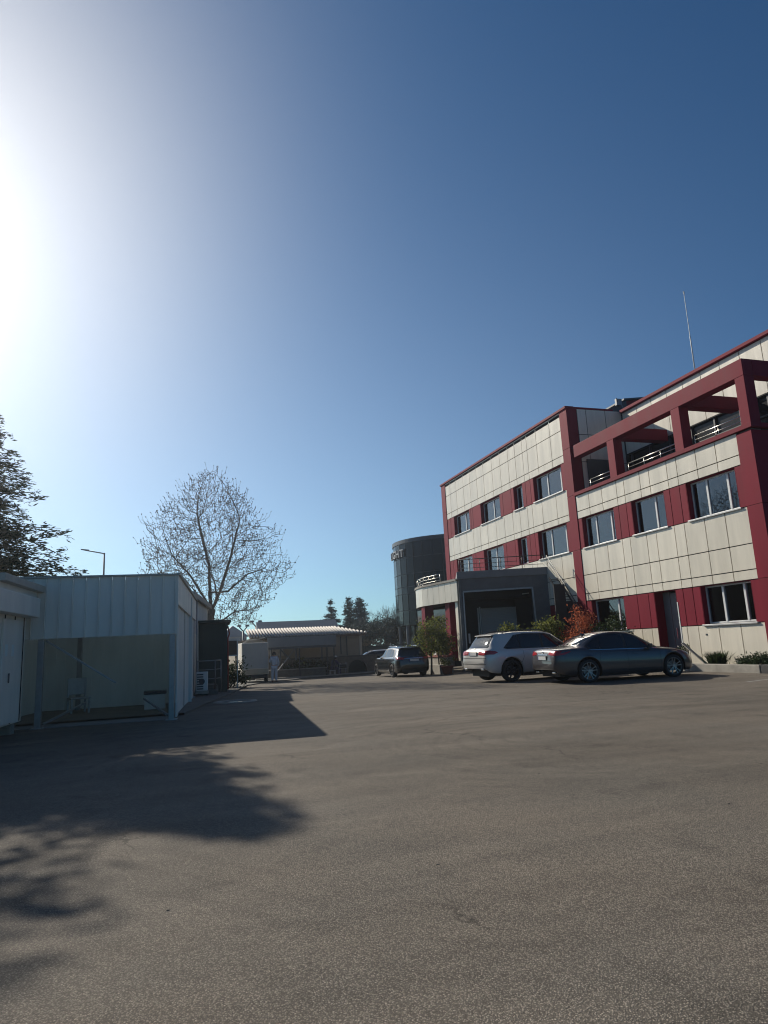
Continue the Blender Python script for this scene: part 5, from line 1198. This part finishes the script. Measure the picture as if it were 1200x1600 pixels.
mb = MB(); mb.add([(4.8, 45.65, 2.20), (12.75, 45.65, 2.20), (11.3, 48.3, 2.78), (4.8, 48.3, 2.78), (12.75, 52, 2.2)], [(0, 1, 2, 3), (1, 4, 2)]); mb.box(4.8, 45.66, 2.08, 12.7, 45.72, 2.2); mb.build('roof_deck', M['brownwall'], TA, world=True)
mb = MB(); mb.box(6.0, 45.9, 1.0, 7.0, 45.98, 1.95); 
for k in range(4): mb.box(5.95, 45.85, 1.0+k*.26, 7.05, 45.9, 1.08+k*.26)
mb.build('louvre_window', M['tile'], TA, world=True)
GR = thing('grey_roofed_hall', 'grey sheet roofed hall rising behind the barrel tiles', 'building', (9, 54, -.6))
mb = MB(); mb.box(4.5, 53, -.6, 12.2, 60, 2.2); mb.build('wall', M['cream'], GR, world=True)
mb = MB(); mb.add([(6.3, 52.5, 2.25), (12.75, 52.5, 2.25), (12.75, 55, 3.62), (6.3, 55, 3.62), (6.3, 55, 2.25), (12.75, 55, 2.25)], [(0, 1, 2, 3), (4, 3, 2, 5), (0, 3, 4), (1, 5, 2), (0, 4, 5, 1)]); mb.build('roof', M['greymetal'], GR, world=True)
CN = thing('steel_canopy', 'dark steel canopy frame with corrugated fascia and crossed braces', 'canopy', (7.8, 42.6, -.4))
mb = MB(); x = 5.55
while x < 9.85: mb.box(x, 42.6, 1.56, x+.07, 42.63, 2.14); mb.box(x+.07, 42.58, 1.56, x+.14, 42.61, 2.14); x += .14
mb.build('corrugated_fascia', M['corr'], CN, world=True)
mb = MB(); mb.box(5.4, 42.55, 1.42, 9.86, 42.7, 1.55); mb.box(5.4, 42.6, 2.15, 9.9, 45.5, 2.19); mb.build('beam', M['frame_dark'], CN, world=True)
for x, zt in ((5.78, -.4), (6.35, .65), (7.32, .7), (7.53, -.3), (8.95, .7), (9.28, -.3), (9.72, .0)):
    mb = MB(); mb.box(x-.035, 42.6, zt, x+.035, 42.68, 1.43); mb.build('post', M['frame_dark'] if zt > 0 else M['railblack'], CN, world=True)
mb = MB(); mb.bar((6.35, 42.55, 1.40), (6.95, 42.55, .78), .07); mb.build('brace', M['frame_dark'], CN, world=True)
mb = MB(); mb.bar((7.25, 42.52, 1.42), (6.05, 42.52, .0), .05); mb.build('brace', M['corr'], CN, world=True)
SWl = thing('stone_wall', 'dark stone retaining wall with an arched opening at its right end', 'wall', (9.5, 45, -.4))
mb = MB(); ax, ar = 11.75, .62
mb.box(4.4, 44.6, -.5, ax-ar, 44.95, .72)
n = 16; top = .72
for i in range(n):
    t0, t1 = math.pi-math.pi*i/n, math.pi-math.pi*(i+1)/n; x0, x1 = ax+ar*math.cos(t0), ax+ar*math.cos(t1); z0, z1 = -.12+ar*math.sin(t0), -.12+ar*math.sin(t1)
    mb.add([(x0, 44.6, z0), (x1, 44.6, z1), (x1, 44.6, top), (x0, 44.6, top), (x0, 44.95, z0), (x1, 44.95, z1), (x1, 44.95, top), (x0, 44.95, top)], [(0,3,2,1),(4,5,6,7),(0,1,5,4),(3,7,6,2)])
mb.box(ax+ar, 44.6, -.5, 16.5, 44.95, .72); mb.build('masonry', M['stone'], SWl, world=True)
mb = MB(); mb.box(4.4, 44.55, .722, 16.5, 45.0, .80); mb.build('coping', M['conc_dark'], SWl, world=True, bevel=.01)
mb = MB(); mb.box(ax-.8, 45.6, -.5, ax+.8, 45.65, .7); mb.build('arch_back', M['greendark'], SWl, world=True)
mb = MB(); mb.box(4.8, 42.25, -.42, 13.4, 42.5, -.27); kq = mb.build('back_kerb', M['conc'], None, bevel=.02); tag(kq, 'pale kerb line in front of the stone wall', 'kerb')
LWl = thing('low_wall', 'low pale topped planter wall under the canopy', 'wall', (7.5, 43.4, -.4))
mb = MB(); mb.box(5.2, 43.2, -.45, 9.3, 43.5, .12); mb.build('masonry', M['conc_dark'], LWl, world=True); mb = MB(); mb.box(5.15, 43.15, .122, 9.35, 43.55, .18); mb.build('coping', M['conc'], LWl, world=True, bevel=.01)
pl = thing('banana_plant', 'broad leaved plant growing between the canopy posts', 'plant', (7.95, 43.9, -.4)); rng = random.Random(8); mb = MB()
mb.tube([(0, 0, 0), (.02, 0, 1.1)], [.07, .04], 8); mb.build('stem', M['bark'], pl)
mb = MB()
for i in range(13):
    a = i*2.4; d = Vector((math.cos(a), math.sin(a), 0)); s = Vector((-d.y, d.x, 0)); l = rng.uniform(.4, .75); z = rng.uniform(.8, 1.2); pts = [Vector((0, 0, z))+d*l*u+Vector((0, 0, l*(1.0*u-1.3*u*u))) for u in (0, .35, .7, 1)]; wds = (.02, .09, .08, .0)
    vs = []; [vs.extend([p-s*w_, p+s*w_]) for p, w_ in zip(pts, wds)]; mb.add(vs, [(0,1,3,2),(2,3,5,4),(4,5,7,6)])
mb.build('leaves', M['leafgreen'], pl)
bush('dark_hedge', 'dark hedge between the canopy and the stone wall', 'hedge', (8.2, 44.0), (1.6, .25), .95, 2600, .08, 'leafdark', 42, -.4, clumps=60)
fe = thing('dark_fence', 'dark green slatted fence behind the silver car roof', 'fence', (17.5, 55, -.7))
mb = MB(); x = 14.6
while x < 23: mb.box(x, 55, -.7, x+.17, 55.04, 1.35); x += .18
mb.build('slats', M['greendark'], fe, world=True)
for x in (14.6, 17.4, 20.2, 22.9):
    mb = MB(); mb.box(x-.05, 54.9, -.7, x+.05, 54.99, 1.5); mb.build('post', M['galv'], fe, world=True)
mb = MB(); mb.box(17.6, 54.85, .0, 19.9, 54.9, 1.32); mb.build('pale_panel', M['corr'], fe, world=True)

# ================================================================ people
def skinned(name, parent, verts, edges, rads, m, sub=2):
    me = bpy.data.meshes.new(name); bm = bmesh.new(); ly = bm.verts.layers.skin.verify(); vs = []
    for p, r in zip(verts, rads):
        v = bm.verts.new(p); v[ly].radius = (r, r) if not isinstance(r, tuple) else r; vs.append(v)
    vs[0][ly].use_root = True
    for a, b in edges: bm.edges.new((vs[a], vs[b]))
    bm.to_mesh(me); bm.free(); me.materials.append(m)
    o = bpy.data.objects.new(name, me); col.objects.link(o); o.parent = parent; WM[o.name] = wmat(parent)
    o.modifiers.new('skin', 'SKIN').use_smooth_shade = True
    s = o.modifiers.new('sub', 'SUBSURF'); s.levels = s.render_levels = sub
    return o
def person(label, loc, rz, J, top, legs, hair, cap=None):
    t = thing('person', label, 'person', loc, rz)
    order = ['pel', 'sp', 'ch', 'nk', 'hd0', 'hd1', 'shL', 'elL', 'wrL', 'haL', 'shR', 'elR', 'wrR', 'haR', 'hiL', 'knL', 'anL', 'toL', 'hiR', 'knR', 'anR', 'toR']
    rad = dict(pel=.125, sp=.115, ch=.135, nk=.05, hd0=.075, hd1=.088, shL=.06, elL=.042, wrL=.028, haL=.03, hiL=.085, knL=.058, anL=.04, toL=.035)
    for k in list(rad):
        if k.endswith('L'): rad[k[:-1]+'R'] = rad[k]
    E_ = [('pel', 'sp'), ('sp', 'ch'), ('ch', 'nk'), ('nk', 'hd0'), ('hd0', 'hd1')]
    for s in 'LR': E_ += [('ch', 'sh'+s), ('sh'+s, 'el'+s), ('el'+s, 'wr'+s), ('wr'+s, 'ha'+s), ('pel', 'hi'+s), ('hi'+s, 'kn'+s), ('kn'+s, 'an'+s), ('an'+s, 'to'+s)]
    V = [J[k] for k in order]; Rr = [rad[k] for k in order]; ed = [(order.index(a), order.index(b)) for a, b in E_]
    for s in 'LR':
        w0, h = Vector(J['wr'+s]), Vector(J['ha'+s]); d = (h-w0).normalized(); sd = d.cross(Vector((0, 1, 0.2))).normalized(); hi = order.index('ha'+s)
        for k, (o_, l) in enumerate(((-.035, .07), (-.012, .085), (.012, .08), (.034, .06))):
            V += [h+sd*o_+d*.03, h+sd*o_*1.2+d*(.03+l)+Vector((0, .012, 0))]; Rr += [.0095, .008]; n = len(V); ed += [(hi, n-2), (n-2, n-1)]
        V += [w0+d*.03+sd*-.05, w0+d*.075+sd*-.065]; Rr += [.011, .009]; n = len(V); ed += [(hi, n-2), (n-2, n-1)]
    skinned('body', t, V, ed, Rr, M['skin'])
    def sub_(keys, eds, nm, m, add):
        ks = list(keys); skinned(nm, t, [J[k] for k in ks], [(ks.index(a), ks.index(b)) for a, b in eds], [rad[k]+add for k in ks], m)
    sub_(['pel', 'sp', 'ch', 'shL', 'elL', 'wrL', 'shR', 'elR', 'wrR'], [('pel', 'sp'), ('sp', 'ch')]+[e for s in 'LR' for e in (('ch', 'sh'+s), ('sh'+s, 'el'+s), ('el'+s, 'wr'+s))], 'jacket', top, .036)
    sub_(['pel', 'hiL', 'knL', 'anL', 'hiR', 'knR', 'anR'], [e for s in 'LR' for e in (('pel', 'hi'+s), ('hi'+s, 'kn'+s), ('kn'+s, 'an'+s))], 'trousers', legs, .022)
    for s in 'LR': skinned('shoe', t, [J['an'+s], J['to'+s]], [(0, 1)], [.052, .045], M['plastic'], 1)
    h1 = Vector(J['hd1']); mb = MB(); mb.lathe([(.0, .115), (.05, .105), (.085, .07), (.102, .02), (.1, -.04), (.085, -.08)], (h1.x, h1.y-.012, h1.z), n=16); mb.build('hair', hair, t, smooth=True)
    fy = h1.y+.085; mb = MB(); mb.add([(h1.x-.014, fy, h1.z-.045), (h1.x+.014, fy, h1.z-.045), (h1.x, fy+.028, h1.z-.04), (h1.x, fy, h1.z)], [(0, 1, 2), (1, 3, 2), (3, 0, 2)]); mb.build('nose', M['skin'], t)
    for s in (-1, 1):
        mb = MB(); mb.lathe([(0, .02), (.018, .01), (.022, 0), (0, -.01)], (h1.x+s*.096, h1.y, h1.z-.03), 'X', 8); mb.build('ear', M['skin'], t)
    if cap: mb = MB(); mb.lathe([(.0, .13), (.06, .12), (.1, .08), (.112, .03)], (h1.x, h1.y, h1.z), n=16); mb.box(h1.x-.07, h1.y+.08, h1.z+.03, h1.x+.07, h1.y+.2, h1.z+.045); mb.build('cap', cap, t, smooth=False)
    return t
S_ = .95
ST = dict(pel=(0,0,.90), sp=(0,.01,1.08), ch=(0,0,1.28), nk=(0,.01,1.44), hd0=(0,.03,1.52), hd1=(0,.03,1.60), shL=(-.17,0,1.37), elL=(-.25,.06,1.13), wrL=(-.17,.22,1.35), haL=(-.12,.22,1.43),
  shR=(.17,0,1.37), elR=(.23,-.02,1.10), wrR=(.22,.12,.90), haR=(.22,.15,.83), hiL=(-.09,0,.84), knL=(-.11,.02,.46), anL=(-.12,-.02,.08), toL=(-.13,.13,.04), hiR=(.09,0,.84), knR=(.10,.03,.46), anR=(.10,0,.08), toR=(.12,.15,.04))
person('person in pale blue overalls standing with their back to us beside the trailer', (5.33, 38.1, -.33), R(-8), {k: tuple(c*S_ for c in v) for k, v in ST.items()}, M['overall'], M['overall'], M['hair'])
SI = dict(pel=(0,0,.50), sp=(0,.05,.66), ch=(0,.12,.86), nk=(0,.16,1.0), hd0=(0,.20,1.07), hd1=(0,.21,1.15), shL=(-.17,.12,.95), elL=(-.24,.30,.76), wrL=(-.12,.48,.70), haL=(-.06,.52,.70),
  shR=(.17,.12,.95), elR=(.24,.30,.76), wrR=(.12,.48,.70), haR=(.06,.52,.72), hiL=(-.10,.04,.48), knL=(-.16,.46,.52), anL=(-.15,.44,.10), toL=(-.16,.58,.05), hiR=(.10,.04,.48), knR=(.16,.46,.52), anR=(.15,.44,.10), toR=(.16,.58,.05))
person('person in dark violet clothes and white cap sitting by the stone wall', (9.75, 43.2, -.42), R(-75), SI, M['darkcloth'], M['darkcloth'], M['hair'], M['plasticw'])
stl = thing('stool', 'small stool under the seated person', 'stool', (9.72, 43.2, -.42)); mb = MB(); mb.box(-.17, -.17, .35, .17, .17, .385); mb.build('seat', M['sheetgrey'], stl, bevel=.01)
for sx in (-.14, .14):
    for sy in (-.14, .14): mb = MB(); mb.bar((sx, sy, 0), (sx, sy, .35), .03); mb.build('leg', M['sheetgrey'], stl)
rk = thing('steel_trolley', 'small pale wire trolley beside the seated person', 'trolley', (10.35, 43.1, -.42)); mb = MB()
for k in range(5): mb.bar((-.25, -.2, .15+k*.15), (.25, -.2, .15+k*.15), .015)
mb.bar((-.25, -.2, .1), (-.25, -.2, .85), .025); mb.bar((.25, -.2, .1), (.25, -.2, .85), .025); mb.bar((-.25, .2, .1), (-.25, .2, .85), .025); mb.bar((.25, .2, .1), (.25, .2, .85), .025); mb.build('frame', M['galv'], rk)
mb = MB(); mb.box(-.24, -.19, .5, .24, .19, .7); mb.build('load', M['tarp'], rk, bevel=.03)
# fallen leaf specks on the asphalt in front
rng = random.Random(77); mb = MB()
for i in range(70):
    x = rng.uniform(-1.5, 9); y = rng.uniform(3.2, 16); s = rng.uniform(.006, .02); a = rng.uniform(0, 6.28); d = Vector((math.cos(a), math.sin(a), .15))*s; q = Vector((-math.sin(a), math.cos(a), .2))*s*.55; p = Vector((x, y, .012))
    mb.add([p-d, p+q, p+d, p-q], [(0, 1, 2, 3)])
tag(mb.build('fallen_leaves', M['tarp']), 'scattered tiny dark leaf bits lying on the asphalt', None, None, 'stuff')

# ================================================================ thin bright air
mb = MB(); mb.box(-70, -30, -2.0, 90, 110, 18.5)
hm = bpy.data.materials.new('haze_air'); hm.use_nodes = True; t_ = hm.node_tree; t_.nodes.remove(t_.nodes['Principled BSDF'])
pv = t_.nodes.new('ShaderNodeVolumePrincipled'); pv.inputs['Color'].default_value = (.92, .95, 1, 1); pv.inputs['Density'].default_value = .0010; pv.inputs['Anisotropy'].default_value = .82
t_.links.new(pv.outputs[0], t_.nodes['Material Output'].inputs['Volume'])
tag(mb.build('haze', hm), 'thin bright haze in the air towards the sun', None, None, 'stuff')
